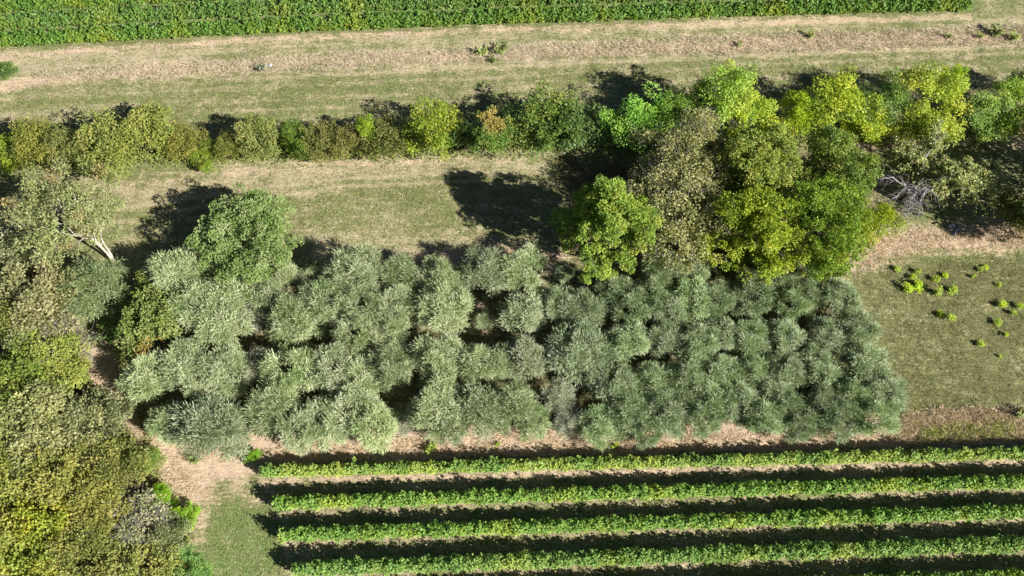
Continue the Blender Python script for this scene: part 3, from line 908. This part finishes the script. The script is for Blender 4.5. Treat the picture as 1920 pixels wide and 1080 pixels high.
# ---- left: pale leaning tree with bare forked trunk
def forked_tree():
    rng = np.random.default_rng(81)
    b = at(217, 497)
    tips = [(118, 378, 7.0), (60, 372, 6.4), (40, 420, 5.6), (165, 372, 5.6), (150, 420, 5.0), (110, 450, 5.6), (85, 405, 7.0), (192, 400, 4.4), (135, 350, 6.6), (75, 345, 6.4), (120, 480, 4.0)]
    trunk_path = wander((0, 0, -0.2), (*(at(168, 440, 3.4) - b), 3.4), rng, 6, 0.03)
    tr = tube(trunk_path, np.linspace(0.135, 0.085, 6), 8)
    st2 = tube(wander((0.15, 0.1, -0.2), (*(at(178, 430, 3.2) - b), 3.2), rng, 6, 0.04), np.linspace(0.10, 0.06, 6), 7)
    limbs, C = [], []
    for (x, y, z) in tips:
        e = np.array([*(at(x, y, z) - b), z])
        s = trunk_path[rng.integers(3, 6)]
        limbs.append(tube(wander(s, e, rng, 7, 0.08, 0.05), np.linspace(0.06, 0.015, 7), 5))
        for q in range(7):
            C.append(e + rng.normal(0, 1, 3) * np.array([1.15, 1.15, 0.6]))
    C = np.array(C)
    per = 130
    idx = np.repeat(np.arange(len(C)), per)
    m = len(idx)
    d = norm(rng.normal(size=(m, 3)))
    P = C[idx] + d * (rng.uniform(0.1, 1, m) ** 0.6 * 0.72)[:, None] * np.array([1, 1, 0.6])
    L = rng.uniform(0.16, 0.30, m)
    V, Fq = kites(P, d + rng.normal(0, 0.5, (m, 3)) - np.array([0, 0, 0.3]), norm(rng.normal(0, 0.5, (m, 3)) + np.array([0, 0, 1])), L, L * 0.26)
    cc = pal_pick(P_PALE, len(C), rng)[idx] * 0.6 + pal_pick(P_PALE, m, rng, 0.3) * 0.4
    cm = mesh_from('forked_crown', V, Fq, M_BROAD, np.repeat(cc, 4, 0))
    tm = mesh_from('forked_trunk', *join([tr, st2]), M_PALE, smooth=True)
    lm = mesh_from('forked_limbs', *join(limbs), M_PALE, smooth=True)
    place('forked_tree', (cm, tm, lm), 'pale green open tree leaning left on bare forked whitish trunk', 'tree', b)


forked_tree()
bush = tree_meshes('round_bush', broad_crown(631, 5.3, 4.0, 4.2, P_BUSH, 380, 0.6, 100, (0.13, 0.25), 0.30, lobes=16), 631, M_BROAD, h_trunk=1.6, r0=0.2, n_limbs=26, stems=3)
place('round_tree', bush, 'large round green tree standing on the mown strip behind the silver block', 'tree', at(473, 452, 3.9), 0.93, 0.0, (1.1, 1.12, 1.1))

# ---- mixed trees at the left end of the silver block
sp = tree_meshes('dense_round', silver_crown(641, 3.2, 2.3, 3.0, [((0.215, 0.255, 0.115), 4), ((0.165, 0.215, 0.080), 3), ((0.27, 0.30, 0.16), 2)], 85, 105), 641, M_SILVER, h_trunk=1.2, r0=0.12, n_limbs=20, stems=2)
place('dense_shrub', sp, 'dense dome-shaped grey-green shrub at the foot of the forked trunk', 'shrub', at(181, 541, 3.0), 1.05, 1.0, (0.95, 1.0, 0.95))
tn = tree_meshes('turning_shrub', broad_crown(642, 3.6, 2.6, 2.8, P_BUSH, 140, 0.55, 64, (0.15, 0.27), patch=((0.1, -0.75, 0.25), 0.45, (0.33, 0.25, 0.09))), 642, M_BROAD, h_trunk=1.1, r0=0.12, n_limbs=16, stems=2)
place('turning_shrub', tn, 'green shrub with orange-brown leaves on its lower side, left end of the silver block', 'shrub', at(298, 612, 2.8), 1.0, 0.0, (0.95, 0.9, 0.7))
put('green_shrub', 'green', 1, 'fresh green shrub behind the orange-leaved one', 275, 556, 36, cat='shrub', h=4.0, color=(1.5, 1.3, 1.4))
put('green_shrub', 'green', 2, 'small fresh green shrub by the path below the dome-shaped shrub', 205, 622, 21, cat='shrub', h=2.2, color=(1.5, 1.5, 1.6))

# ---- the wood on the left and lower left
WG = 'trees of the wood on the left'
for a in [
    ('tan', 0, 'pale olive tree at the left edge below the forked tree', 22, 500, 52, 5.0, (1, 1.06, 1)),
    ('tan', 1, 'tan-leaved round tree, highest of the left wood beside the path', 84, 572, 66, 5.8, (1.05, 1.0, 0.85)),
    ('olive', 0, 'olive tree at the left edge beside the tan round tree', 8, 600, 52, 5.2, (1.05, 1.1, 1)),
    ('twiggy', 0, 'half-bare twiggy tree overhanging the path bend', 128, 640, 40, 4.4, (1, 1.02, 1)),
    ('yhedge', 0, 'yellow-green tree at the left edge below the tan round tree', 38, 690, 62, 5.2, (0.92, 0.92, 1.1)),
    ('olive', 1, 'greenish olive tree between the yellow-green tree and the path', 105, 668, 50, 5.0, (1.1, 1.15, 0.9)),
    ('twiggy', 1, 'low grey bare-branched shrub right at the path edge', 128, 692, 30, 2.8, (1, 1, 1)),
    ('tan', 2, 'large tan-green tree in the middle of the lower left wood', 104, 800, 70, 5.6, (0.98, 1.0, 0.85)),
    ('tan', 3, 'tan-green tree at the left edge of the lower wood', 28, 800, 66, 5.4, (0.98, 1.0, 0.85)),
    ('tan', 0, 'tan-green tree of the lower wood touching the path', 178, 796, 54, 4.8, (0.9, 0.97, 0.85)),
    ('olive', 2, 'olive tree in the second line of the lower wood, at the left edge', 40, 890, 66, 5.4, (1.0, 1.0, 0.8)),
    ('olive', 3, 'olive tree in the centre of the lower wood', 140, 892, 64, 5.4, (1.12, 1.05, 0.85)),
    ('olive', 0, 'dark olive tree of the lower wood right of centre', 204, 880, 54, 4.6, (1.05, 1.05, 0.8)),
    ('yhedge', 1, 'yellow-green low shrub at the right rim of the lower wood', 262, 872, 28, 2.4, (0.72, 0.78, 0.8)),
    ('olive', 1, 'golden olive tree left of the bare brown shrub', 172, 960, 58, 5.0, (1.15, 1.05, 0.85)),
    ('twiggy', 0, 'brown bare-twigged shrub near the green lawn', 252, 980, 50, 3.8, (0.9, 0.9, 0.95)),
    ('yellow', 0, 'golden yellow tree, upper one of the yellow group at lower left', 88, 985, 44, 5.4, (0.92, 0.98, 1.2)),
    ('yellow', 1, 'golden yellow tree at the left edge of the bottom corner', 10, 1008, 42, 5.2, (0.92, 0.98, 1.2)),
    ('yellow', 0, 'yellow tree cut by the bottom edge of the picture', 62, 1068, 58, 5.2, (0.86, 0.95, 1.2)),
    ('olive', 2, 'olive tree at the bottom edge right of the yellow trees', 165, 1056, 58, 4.8, (1.0, 1.0, 0.85)),
    ('olive', 3, 'olive tree at the bottom edge beside the dark green bush', 262, 1066, 54, 4.4, (1.05, 1.05, 0.9)),
    ('tan', 1, 'small grey-green tree at the rim above the bottom corner lawn', 318, 1010, 34, 3.2, (0.85, 0.95, 0.9)),
    ('green', 0, 'blue-green bush at the bottom edge beside the lawn', 358, 1066, 28, 3.0, (1.3, 1.4, 2.0)),
    ('yhedge', 0, 'vivid light green bush at the rim of the lawn', 346, 968, 20, 2.4, (0.9, 1.15, 1.0)),
    ('yhedge', 1, 'vivid light green bush just above the other one by the bare corner', 304, 936, 19, 2.2, (0.85, 1.1, 0.9)),
]:
    key, v, label, x, y, r, h, colr = a
    shr = 'shrub' in label or 'bush' in label
    k2 = np.array([0.97, 1.0, 1.12]) if key in ('tan', 'olive', 'twiggy') else np.ones(3)
    put('wood_shrub' if shr else 'wood_tree', key, v, label, x, y, r * 1.08, cat='shrub' if shr else 'tree', h=h, color=tuple(np.array(colr) * k2), group=WG)
put('edge_bush', 'green', 0, 'green bush at the left edge below the upper vineyard', 0, 132, 20, cat='bush', h=2.6, color=(1.3, 1.4, 1.2))
put('vine_end_bush', 'yhedge', 1, 'small round bright green bush at the start of the first vine row', 475, 856, 12, cat='bush', h=1.4, color=(0.75, 1.05, 0.8))


# ---- saplings on the right meadow
def sapling_meshes(seed):
    rng = np.random.default_rng(seed)
    parts_l, P = [], []
    st = wander((0, 0, -0.1), (rng.normal(0, 0.08), rng.normal(0, 0.08), 1.0), rng, 5, 0.05)
    trunk = tube(st, np.linspace(0.02, 0.01, 5), 5)
    for i in range(7):
        a = rng.uniform(0, 6.28)
        s = st[rng.integers(1, 5)]
        e = s + np.array([math.cos(a) * 0.32, math.sin(a) * 0.32, rng.uniform(0.0, 0.3)])
        parts_l.append(tube(wander(s, e, rng, 4, 0.1), np.linspace(0.01, 0.005, 4), 3))
        P.append(e + rng.normal(0, 0.15, (60, 3)))
    P = np.concatenate(P)
    m = len(P)
    L = rng.uniform(0.14, 0.26, m)
    V, Fq = kites(P, rng.normal(0, 1, (m, 3)), norm(rng.normal(0, 0.4, (m, 3)) + np.array([0, 0, 1])), L, L * 0.3)
    pal = [((0.42, 0.56, 0.04), 4), ((0.34, 0.50, 0.035), 3), ((0.54, 0.58, 0.06), 2)]
    return (mesh_from('sapling_crown', V, Fq, M_BROAD, np.repeat(pal_pick(pal, m, rng), 4, 0)),
            mesh_from('sapling_stem', *trunk, M_BARK, smooth=True), mesh_from('sapling_twigs', *join(parts_l), M_BARK, smooth=True))


SAP = [sapling_meshes(700 + i) for i in range(4)]
for i, (x, y, r, label) in enumerate([
    (1684, 503, 8, 'yellow-green sapling nearest the big trees on the right meadow'), (1722, 511, 7, 'sapling just behind the largest sapling pair'),
    (1712, 519, 7, 'sapling touching the back of the largest sapling pair'), (1704, 536, 12, 'left one of the largest pair of bright saplings'),
    (1724, 536, 12, 'right one of the largest pair of bright saplings'), (1754, 523, 8, 'sapling right of the largest pair, nearer one of two'),
    (1772, 516, 7, 'sapling right of the largest pair, farther one of two'), (1762, 545, 10, 'left one of two saplings with a dark gap between'),
    (1787, 544, 10, 'right one of two saplings with a dark gap between'), (1838, 504, 6, 'left one of two yellow saplings at the meadow top'),
    (1849, 500, 6, 'right one of two yellow saplings at the meadow top'), (1827, 519, 5, 'faint small sapling below the two yellow ones'),
    (1872, 533, 6, 'tiny yellow sapling on the brown patch of the right meadow'), (1880, 568, 10, 'largest sapling near the right edge of the meadow'),
    (1913, 573, 7, 'yellow sapling cut close to the right edge'), (1900, 588, 7, 'sapling below the one at the right edge'),
    (1765, 587, 8, 'left one of the pair in the middle of the right meadow'), (1784, 595, 10, 'right one of the pair in the middle of the right meadow'),
    (1872, 604, 8, 'two-tufted sapling below the largest one near the right edge'), (1885, 627, 6, 'tiny sapling second lowest near the right edge'),
    (1841, 642, 9, 'lowest clear sapling of the right meadow'), (1876, 669, 4, 'tiny yellow dot of a sapling, lowest of all'),
]):
    sc = r / px_per_m(y) / 0.70
    place('sapling', SAP[i % 4], label, 'sapling', at(x, y, 0.5 * sc), sc, i * 1.3, (0.92, 0.92, 1), 'saplings on the right meadow', sc * (0.5 + 0.3 * ((i * 37) % 10) / 10))


# ------------------------------------------------------------------ vine rows
def resample(pts, step):
    pts = np.asarray(pts, float)
    seg = np.hypot(*np.diff(pts, axis=0).T)
    cum = np.concatenate([[0], np.cumsum(seg)])
    n = max(2, int(cum[-1] / step))
    s = np.linspace(0, cum[-1], n)
    return s, np.stack([np.interp(s, cum, pts[:, 0]), np.interp(s, cum, pts[:, 1])], 1), cum


P_VINE = [((0.135, 0.265, 0.040), 5), ((0.175, 0.310, 0.050), 4), ((0.105, 0.205, 0.036), 3)]
P_VINE_Y = [((0.31, 0.37, 0.045), 5), ((0.25, 0.345, 0.04), 4), ((0.40, 0.39, 0.06), 1)]


def vine_row(pts, seed, label, group, width=0.46, top=1.9, low=0.45, density=480, yellow=0.35, leaf=(0.13, 0.21), tint=(1, 1, 1)):
    rng = np.random.default_rng(seed)
    pts = np.asarray(pts, float)
    o0 = pts[0].copy()
    pts = pts - o0
    s, _, cum = resample(pts, 1.0)
    L = cum[-1]
    m = int(L * density)
    u = rng.uniform(0, L, m)
    # plants about a metre apart bulge along the row
    ph = rng.uniform(0, 6.28, 6)
    bulge = 1 + 0.16 * np.sin(u * 6.28 / 1.1 + ph[0]) + 0.14 * np.sin(u * 6.28 / 2.7 + ph[1]) + 0.10 * np.sin(u * 6.28 / 7.1 + ph[2])
    vig = rng.normal(1.0, 0.06, int(L / 1.1) + 3)
    vg = np.interp(u / 1.1, np.arange(len(vig)), vig)
    bulge = bulge * vg
    tp = top * vg ** 0.7 * (1 + 0.05 * np.sin(u * 6.28 / 1.3 + ph[3]) + 0.05 * np.sin(u * 6.28 / 4.3 + ph[4]))
    a = rng.uniform(0, 2 * math.pi, m)
    rad = rng.uniform(0.02, 1, m) ** 0.5
    cy = np.cos(a) * rad * width * bulge
    cz = (low + tp) / 2 + np.sin(a) * rad * (tp - low) / 2
    # shoots standing up from the top wire
    ns = int(L * 2.6)
    su = rng.uniform(0, L, ns)
    per = 12
    k = np.repeat(np.arange(ns), per)
    hgt = rng.uniform(0.2, 0.62, ns)
    uu = su[k] + rng.normal(0, 0.07, len(k))
    hz = top * 0.96 + rng.uniform(0, 1, len(k)) * hgt[k]
    hy = rng.normal(0, 0.16, ns)[k] + rng.normal(0, 0.07, len(k))
    u = np.clip(np.concatenate([u, uu]), 0, L)
    cy = np.concatenate([cy, hy])
    cz = np.concatenate([cz, hz])
    m = len(u)
    px = np.interp(u, cum, pts[:, 0])
    py = np.interp(u, cum, pts[:, 1])
    T = norm(np.stack([np.interp(u + 0.3, cum, pts[:, 0]) - np.interp(u - 0.3, cum, pts[:, 0]), np.interp(u + 0.3, cum, pts[:, 1]) - np.interp(u - 0.3, cum, pts[:, 1])], 1))
    side = np.stack([-T[:, 1], T[:, 0]], 1)
    P = np.stack([px + side[:, 0] * cy, py + side[:, 1] * cy, cz], 1)
    outn = np.stack([side[:, 0] * np.sign(cy), side[:, 1] * np.sign(cy), np.full(m, 0.75)], 1)
    Nn = norm(outn * np.abs(rng.normal(0.7, 0.35, m))[:, None] + np.array([0.2, -0.15, 0.3]) + rng.normal(0, 0.42, (m, 3)))
    D = norm(rng.normal(0, 0.8, (m, 3)) + np.array([0, 0, -0.45]) + outn * 0.35)
    LL = rng.uniform(leaf[0], leaf[1], m)
    LL[:len(a)] *= np.where(rad < 0.6, 1.6, 1.0)                # inner leaves enlarged to block light, so the row's shadow stays solid
    V, Fq = kites(P, D, Nn, LL, LL * 0.52, bend=0.14)
    yl = np.clip(yellow + 0.30 * np.sin(u * 6.28 / 9.0 + ph[5]) + 0.25 * np.sin(u * 6.28 / 3.7 + ph[2]) + 0.2 * np.sin(u * 6.28 / 23.0 + ph[1]) - 0.25 * (cz - 1.2), 0, 1)
    isy = np.clip(yl + rng.normal(0, 0.28, m), 0, 1)[:, None]
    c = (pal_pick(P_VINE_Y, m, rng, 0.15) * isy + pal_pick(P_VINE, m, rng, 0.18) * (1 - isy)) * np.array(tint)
    root = bpy.data.objects.new('vine_row', None)
    COL.objects.link(root)
    root.location = (o0[0], o0[1], 0)
    tag(root, label, 'vine row', group)
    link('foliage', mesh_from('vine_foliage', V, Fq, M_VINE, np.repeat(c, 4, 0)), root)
    # vine stems, one per plant, and trellis posts
    stems = []
    for q in np.arange(0.5, L, 1.1):
        x, y = np.interp(q, cum, pts[:, 0]), np.interp(q, cum, pts[:, 1])
        stems.append(tube(wander((x, y, -0.1), (x + rng.normal(0, 0.06), y + rng.normal(0, 0.04), 0.85), rng, 4, 0.1), np.linspace(0.035, 0.022, 4), 5))
    so = link('stems', mesh_from('vine_stems', *join(stems), M_BARK, smooth=True), root)
    so['kind'] = 'stuff'
    for q in np.arange(0.0, L + 0.01, 5.5):
        x, y = np.interp(q, cum, pts[:, 0]), np.interp(q, cum, pts[:, 1])
        link('post', POST, root, (x, y, 0.0))
    wires = []
    for zw in (0.75, 1.2, 1.65):
        w = np.stack([np.interp(s, cum, pts[:, 0]), np.interp(s, cum, pts[:, 1]), np.full(len(s), zw)], 1)
        wires.append(tube(w, np.full(len(s), 0.004), 3))
    link('wire', mesh_from('vine_wires', *join(wires), M_STONE), root)
    return root


_pv, _pf = tube(np.array([[0, 0, -0.3], [0, 0, 0.8], [0, 0, 1.85]]), [0.045, 0.042, 0.04], 7)
POST = mesh_from('trellis_post', _pv, _pf, M_POST, smooth=True)

NAMES5 = ['first vine row, next to the silver trees', 'second vine row from the silver trees', 'third vine row from the silver trees', 'fourth vine row from the silver trees',
          'fifth row, only tips at the bottom edge']
for i, r in enumerate(LOWER_ROWS):
    vine_row([at(*q) for q in r], 800 + i, 'sunlit green vine row of the lower vineyard: ' + NAMES5[i], 'vine rows of the lower vineyard',
             width=(0.38, 0.47, 0.50, 0.58, 0.58)[i], top=(2.0, 2.05, 2.05, 2.2, 2.2)[i], yellow=(0.7, 0.25, 0.25, 0.28, 0.3)[i], low=0.12, tint=(0.96, 0.98, 0.95))
TOPN = ['front row along the rough strip', 'second row from the rough strip', 'third row from the rough strip', 'fourth row, at the top left edge']
base = np.array([at(*q) for q in VINE_EDGE_TOP]) + np.array([0, 0.55])
for i in range(5):
    if i == 4:
        break
    off = base + np.array([0, 2.45 * i])
    vine_row(off, 820 + i, 'dense green vine row of the upper vineyard: ' + TOPN[i], 'vine rows of the upper vineyard', width=0.52, top=1.9, low=0.1,
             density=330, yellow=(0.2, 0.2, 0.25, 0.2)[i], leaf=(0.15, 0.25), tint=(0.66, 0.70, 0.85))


# ------------------------------------------------------------------ grasses and small things
def scatter_poly(rng, pts, n):
    p = np.array([at(*q) for q in pts])
    lo, hi = p.min(0), p.max(0)
    out = np.zeros((0, 2))
    while len(out) < n:
        q = rng.uniform(lo, hi, (n * 2, 2))
        out = np.concatenate([out, q[poly_mask(q[:, 0], q[:, 1], pts, 0.25) > rng.random(len(q))]])
    return out[:n]


def grass_stuff(name, label, specs, seed):
    rng = np.random.default_rng(seed)
    Vs, Cs = [], []
    for (pts, n, tall, wid, lean, pal) in specs:
        q = scatter_poly(rng, pts, max(n // 7, 1))          # tussocks of seven blades
        q = np.repeat(q, 7, 0) + rng.normal(0, 0.13, (len(q) * 7, 2))
        m = len(q)
        cl = np.repeat(pal_pick(pal, m // 7, rng, 0.2), 7, 0) * rng.uniform(0.8, 1.2, (m, 1))
        P = np.concatenate([q, np.full((m, 1), -0.06)], 1)
        D = norm(np.stack([rng.normal(lean[0], 0.5, m), rng.normal(lean[1], 0.5, m), rng.uniform(0.15, 0.8, m)], 1))
        Lh = rng.uniform(0.4, 1.5, m) * tall
        V, _ = kites(P, D, norm(rng.normal(0, 0.45, (m, 3)) + np.array([0.5, -0.3, 0.9])), Lh, np.full(m, wid) * rng.uniform(0.4, 0.8, m), bend=0.1)
        Vs.append(V)
        Cs.append(np.repeat(cl, 4, 0))
    V, Cc = np.concatenate(Vs), np.concatenate(Cs)
    o = link(name, mesh_from(name, V, np.arange(len(V)).reshape(-1, 4), M_GRASS, Cc))
    tag(o, label, 'grass', kind='stuff')
    return o


P_STRAW = [((0.52, 0.41, 0.28), 5), ((0.45, 0.35, 0.22), 4), ((0.60, 0.50, 0.36), 2), ((0.34, 0.31, 0.13), 2)]
P_STRAWG = [((0.50, 0.42, 0.31), 5), ((0.40, 0.34, 0.23), 3), ((0.26, 0.26, 0.12), 2)]
P_WEED = [((0.30, 0.36, 0.05), 3), ((0.20, 0.28, 0.05), 3), ((0.40, 0.38, 0.08), 1)]
P_LAWN = [((0.17, 0.24, 0.065), 4), ((0.25, 0.29, 0.10), 3), ((0.36, 0.33, 0.18), 3)]
P_MEADOW = [((0.20, 0.21, 0.085), 4), ((0.33, 0.28, 0.16), 4), ((0.14, 0.17, 0.05), 3), ((0.44, 0.37, 0.23), 2)]
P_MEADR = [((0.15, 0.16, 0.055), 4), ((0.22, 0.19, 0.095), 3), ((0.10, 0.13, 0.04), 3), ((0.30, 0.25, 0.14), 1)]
grass_stuff('dry_grass', 'tall straw-coloured dry grass between the silver trees and the vines', [
    ([(300, 826), (480, 840), (700, 820), (1000, 806), (1300, 806), (1690, 800), (1700, 826), (1280, 838), (700, 850), (480, 862), (340, 860)], 9000, 0.42, 0.022, (0.1, -0.5), P_STRAW),
    ([(1690, 774), (1760, 766), (2000, 760), (2000, 816), (1670, 826)], 12000, 0.6, 0.024, (0.15, -0.6), P_STRAW),
    ([(1720, 800), (1900, 790), (1900, 818), (1720, 826)], 2500, 0.6, 0.022, (0.1, -0.2), P_WEED),
    ([(180, 670), (215, 670), (260, 750), (300, 830), (400, 930), (330, 945), (250, 800)], 3500, 0.3, 0.02, (0.0, -0.2), P_STRAW),
], 901)
grass_stuff('rough_grass', 'rough pale uncut grass band along the upper vineyard', [
    ([(60, 140), (260, 122), (620, 102), (1000, 86), (1400, 64), (1940, 48), (1940, 84), (1400, 100), (1000, 110), (620, 128), (300, 144), (120, 152)], 30000, 0.42, 0.022, (-0.1, -0.2), P_STRAWG),
    ([(660, 482), (800, 474), (1000, 462), (1060, 470), (1050, 500), (660, 500)], 5000, 0.3, 0.02, (0, -0.1), P_STRAW),
    ([(1600, 440), (1740, 430), (1940, 420), (1940, 466), (1740, 474), (1620, 500)], 8000, 0.3, 0.02, (0, -0.1), P_STRAW),
], 902)
grass_stuff('meadow_grass', 'short mown meadow grass, green mixed with straw', [
    ([(-150, 160), (900, 128), (2100, 84), (2200, 170), (1150, 220), (400, 250), (-150, 250)], 46000, 0.16, 0.022, (0, 0), P_MEADOW),
    ([(180, 345), (900, 300), (1060, 330), (1060, 465), (700, 480), (560, 480), (250, 480)], 28000, 0.16, 0.022, (0, 0), P_MEADOW),
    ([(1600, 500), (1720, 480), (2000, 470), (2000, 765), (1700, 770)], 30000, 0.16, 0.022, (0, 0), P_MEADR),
    ([(0, 170), (900, 134), (1900, 95), (1900, 165), (1150, 210), (400, 230), (0, 240)], 7000, 0.26, 0.026, (0, 0), P_LAWN),
    ([(250, 400), (900, 340), (1000, 440), (600, 470)], 4000, 0.24, 0.026, (0, 0), P_LAWN),
    ([(395, 950), (520, 945), (545, 1100), (380, 1100)], 9000, 0.16, 0.022, (0, 0), P_LAWN),
    ([(480, 900), (2000, 860), (2000, 1090), (560, 1110)], 30000, 0.2, 0.022, (0, 0), P_STRAWG),
], 903)


def undergrowth(name, label, lines, seed, pal, per_m=150):
    rng = np.random.default_rng(seed)
    Ps = []
    for line, half, tall in lines:
        pts = np.array([at(*q) for q in line])
        seg = np.hypot(*np.diff(pts, axis=0).T)
        cum = np.concatenate([[0], np.cumsum(seg)])
        m = int(cum[-1] * per_m)
        u = rng.uniform(0, cum[-1], m)
        hl = 0.55 + 0.45 * np.sin(u * 1.9 + seed) * np.sin(u * 0.63)
        off = rng.normal(0, half * 0.5, m)
        z = rng.uniform(0, 1, m) ** 0.7 * tall * np.clip(hl, 0.25, 1) * np.exp(-(off / half) ** 2)
        Ps.append(np.stack([np.interp(u, cum, pts[:, 0]), np.interp(u, cum, pts[:, 1]) + off, z], 1))
    P = np.concatenate(Ps)
    m = len(P)
    L = rng.uniform(0.14, 0.30, m)
    V, Fq = kites(P, rng.normal(0, 0.8, (m, 3)) + np.array([0, -0.2, 0.3]), norm(rng.normal(0, 0.4, (m, 3)) + np.array([0.3, -0.2, 0.8])), L, L * 0.26)
    o = link(name, mesh_from(name, V, Fq, M_BROAD, np.repeat(pal_pick(pal, m, rng, 0.25), 4, 0)))
    tag(o, label, 'undergrowth', kind='stuff')


undergrowth('hedge_undergrowth', 'yellow-green nettles and brambles along the foot of the hedge', [
    ([(-40, 310), (90, 306), (250, 299), (420, 290), (600, 285), (860, 280)], 0.9, 1.1),
    ([(-40, 298), (150, 292), (420, 280), (860, 272), (1100, 272)], 1.4, 1.7),
    ([(1130, 268), (1400, 262), (1600, 258), (1800, 252), (1960, 244)], 1.4, 1.6)], 960,
    [((0.27, 0.32, 0.05), 4), ((0.20, 0.25, 0.05), 4), ((0.34, 0.33, 0.09), 2), ((0.12, 0.17, 0.04), 2)])
undergrowth('path_undergrowth', 'green and yellowish weeds along the rim of the wood and the path', [
    ([(150, 700), (215, 790), (285, 880), (330, 960), (360, 1030)], 0.9, 0.9),
    ([(215, 640), (235, 700), (262, 770), (290, 820)], 0.8, 0.8)], 961,
    [((0.27, 0.30, 0.07), 4), ((0.20, 0.25, 0.05), 4), ((0.40, 0.35, 0.16), 3)], 90)


# weeds: leafy rosettes standing in the straw
def weed_meshes(seed, pal):
    rng = np.random.default_rng(seed)
    parts, P = [], []
    for i in range(6):
        a = rng.uniform(0, 6.28)
        e = np.array([math.cos(a) * 0.3, math.sin(a) * 0.3, rng.uniform(0.35, 0.75)])
        pth = wander((0, 0, -0.05), e, rng, 4, 0.08)
        parts.append(tube(pth, np.linspace(0.012, 0.006, 4), 3))
        for s in pth[1:]:
            P.append(s + rng.normal(0, 0.08, (9, 3)))
    P = np.concatenate(P)
    m = len(P)
    L = rng.uniform(0.16, 0.32, m)
    V, Fq = kites(P, norm(P * np.array([1, 1, 0.2]) + rng.normal(0, 0.25, (m, 3))), norm(rng.normal(0, 0.3, (m, 3)) + np.array([0, 0, 1])), L, L * 0.24)
    return (mesh_from('weed_leaves', V, Fq, M_BROAD, np.repeat(pal_pick(pal, m, rng), 4, 0)), mesh_from('weed_stems', *join(parts), M_BARK, smooth=True))


WEED = [weed_meshes(950, [((0.36, 0.45, 0.05), 4), ((0.26, 0.36, 0.04), 3)]), weed_meshes(951, [((0.24, 0.31, 0.09), 4), ((0.32, 0.35, 0.13), 3)]),
        weed_meshes(952, [((0.22, 0.26, 0.17), 4), ((0.28, 0.31, 0.22), 3)])]
for (v, x, y, r, label) in [
    (0, 810, 842, 18, 'vivid yellow-green weed in the dry grass by the first vine row'), (0, 1152, 834, 11, 'small vivid green weed in the dry grass right of centre'),
    (0, 934, 834, 8, 'little yellowish weed in the dry grass left of centre'), (1, 365, 862, 17, 'leafy green weed patch at the corner of path and dry strip'),
    (1, 905, 98, 15, 'left green weed of the clump in the rough band'), (1, 938, 92, 19, 'larger right green weed of the clump in the rough band'), (1, 925, 112, 11, 'front green weed of the clump in the rough band'),
    (2, 490, 126, 14, 'blue-grey weed beside the pale stone in the upper field'), (1, 1386, 84, 9, 'single dark green weed in the rough band below the vineyard'),
    (1, 1868, 58, 20, 'large green weed clump in the rough band near the right edge'), (1, 1900, 70, 15, 'green weed clump in the rough band at the right edge'),
    (1, 1778, 68, 10, 'small green weed in the rough band left of the large clump'), (1, 1520, 66, 12, 'yellowish green weed in the middle right of the rough band'),
    (1, 1838, 68, 9, 'small weed next to the large clump near the right edge'), (0, 888, 466, 7, 'yellow weed at the straw edge behind the silver trees'),
    (1, 1915, 776, 18, 'green weed patch on the dry strip at the right edge'), (0, 1560, 806, 9, 'yellow-green weed under the silver trees near the right end'),
]:
    sc = r / px_per_m(y) / 0.78
    root = bpy.data.objects.new('weed', None)
    COL.objects.link(root)
    p = at(x, y, 0.3 * sc)
    root.location = (p[0], p[1], 0)
    root.rotation_euler = (0, 0, x * 0.1)
    root.scale = (sc, sc, min(sc, 1.3))
    tag(root, label, 'weed', 'weeds standing in the dry grass')
    link('leaves', WEED[v][0], root)
    link('stems', WEED[v][1], root)


def stone_mesh(seed, mat):
    import bmesh
    rng = np.random.default_rng(seed)
    bm = bmesh.new()
    bmesh.ops.create_icosphere(bm, subdivisions=2, radius=1.0)
    lob = norm(rng.normal(size=(7, 3)))
    am = rng.uniform(-0.25, 0.25, 7)
    for v in bm.verts:
        d = np.array(v.co)
        f = 1 + (np.exp((lob @ d - 1) * 5) * am).sum()
        v.co = (d[0] * f * 1.2, d[1] * f, d[2] * f * 0.7)
    me = bpy.data.meshes.new('stone')
    bm.to_mesh(me)
    bm.free()
    me.materials.append(mat)
    return me


for (x, y, r, mat, label) in [(1660, 707, 0.15, M_WHITE, 'small white stone on the grass at the right edge of the silver trees'),
                              (928, 106, 0.14, M_STONE, 'pale stone among the green weeds of the rough band'), (507, 123, 0.18, M_STONE, 'pale stone beside the blue-grey weed in the upper field'),
                              (1782, 424, 0.34, M_ROCK, 'largest bluish rock in the shade below the drooping tree'), (1795, 430, 0.27, M_ROCK, 'right-hand bluish rock below the drooping tree'),
                              (1787, 437, 0.22, M_ROCK, 'front bluish rock below the drooping tree')]:
    o = link('stone', stone_mesh(int(x), mat), None, (*at(x, y), r * 0.35), x * 0.3, (r, r, r))
    tag(o, label, 'stone')
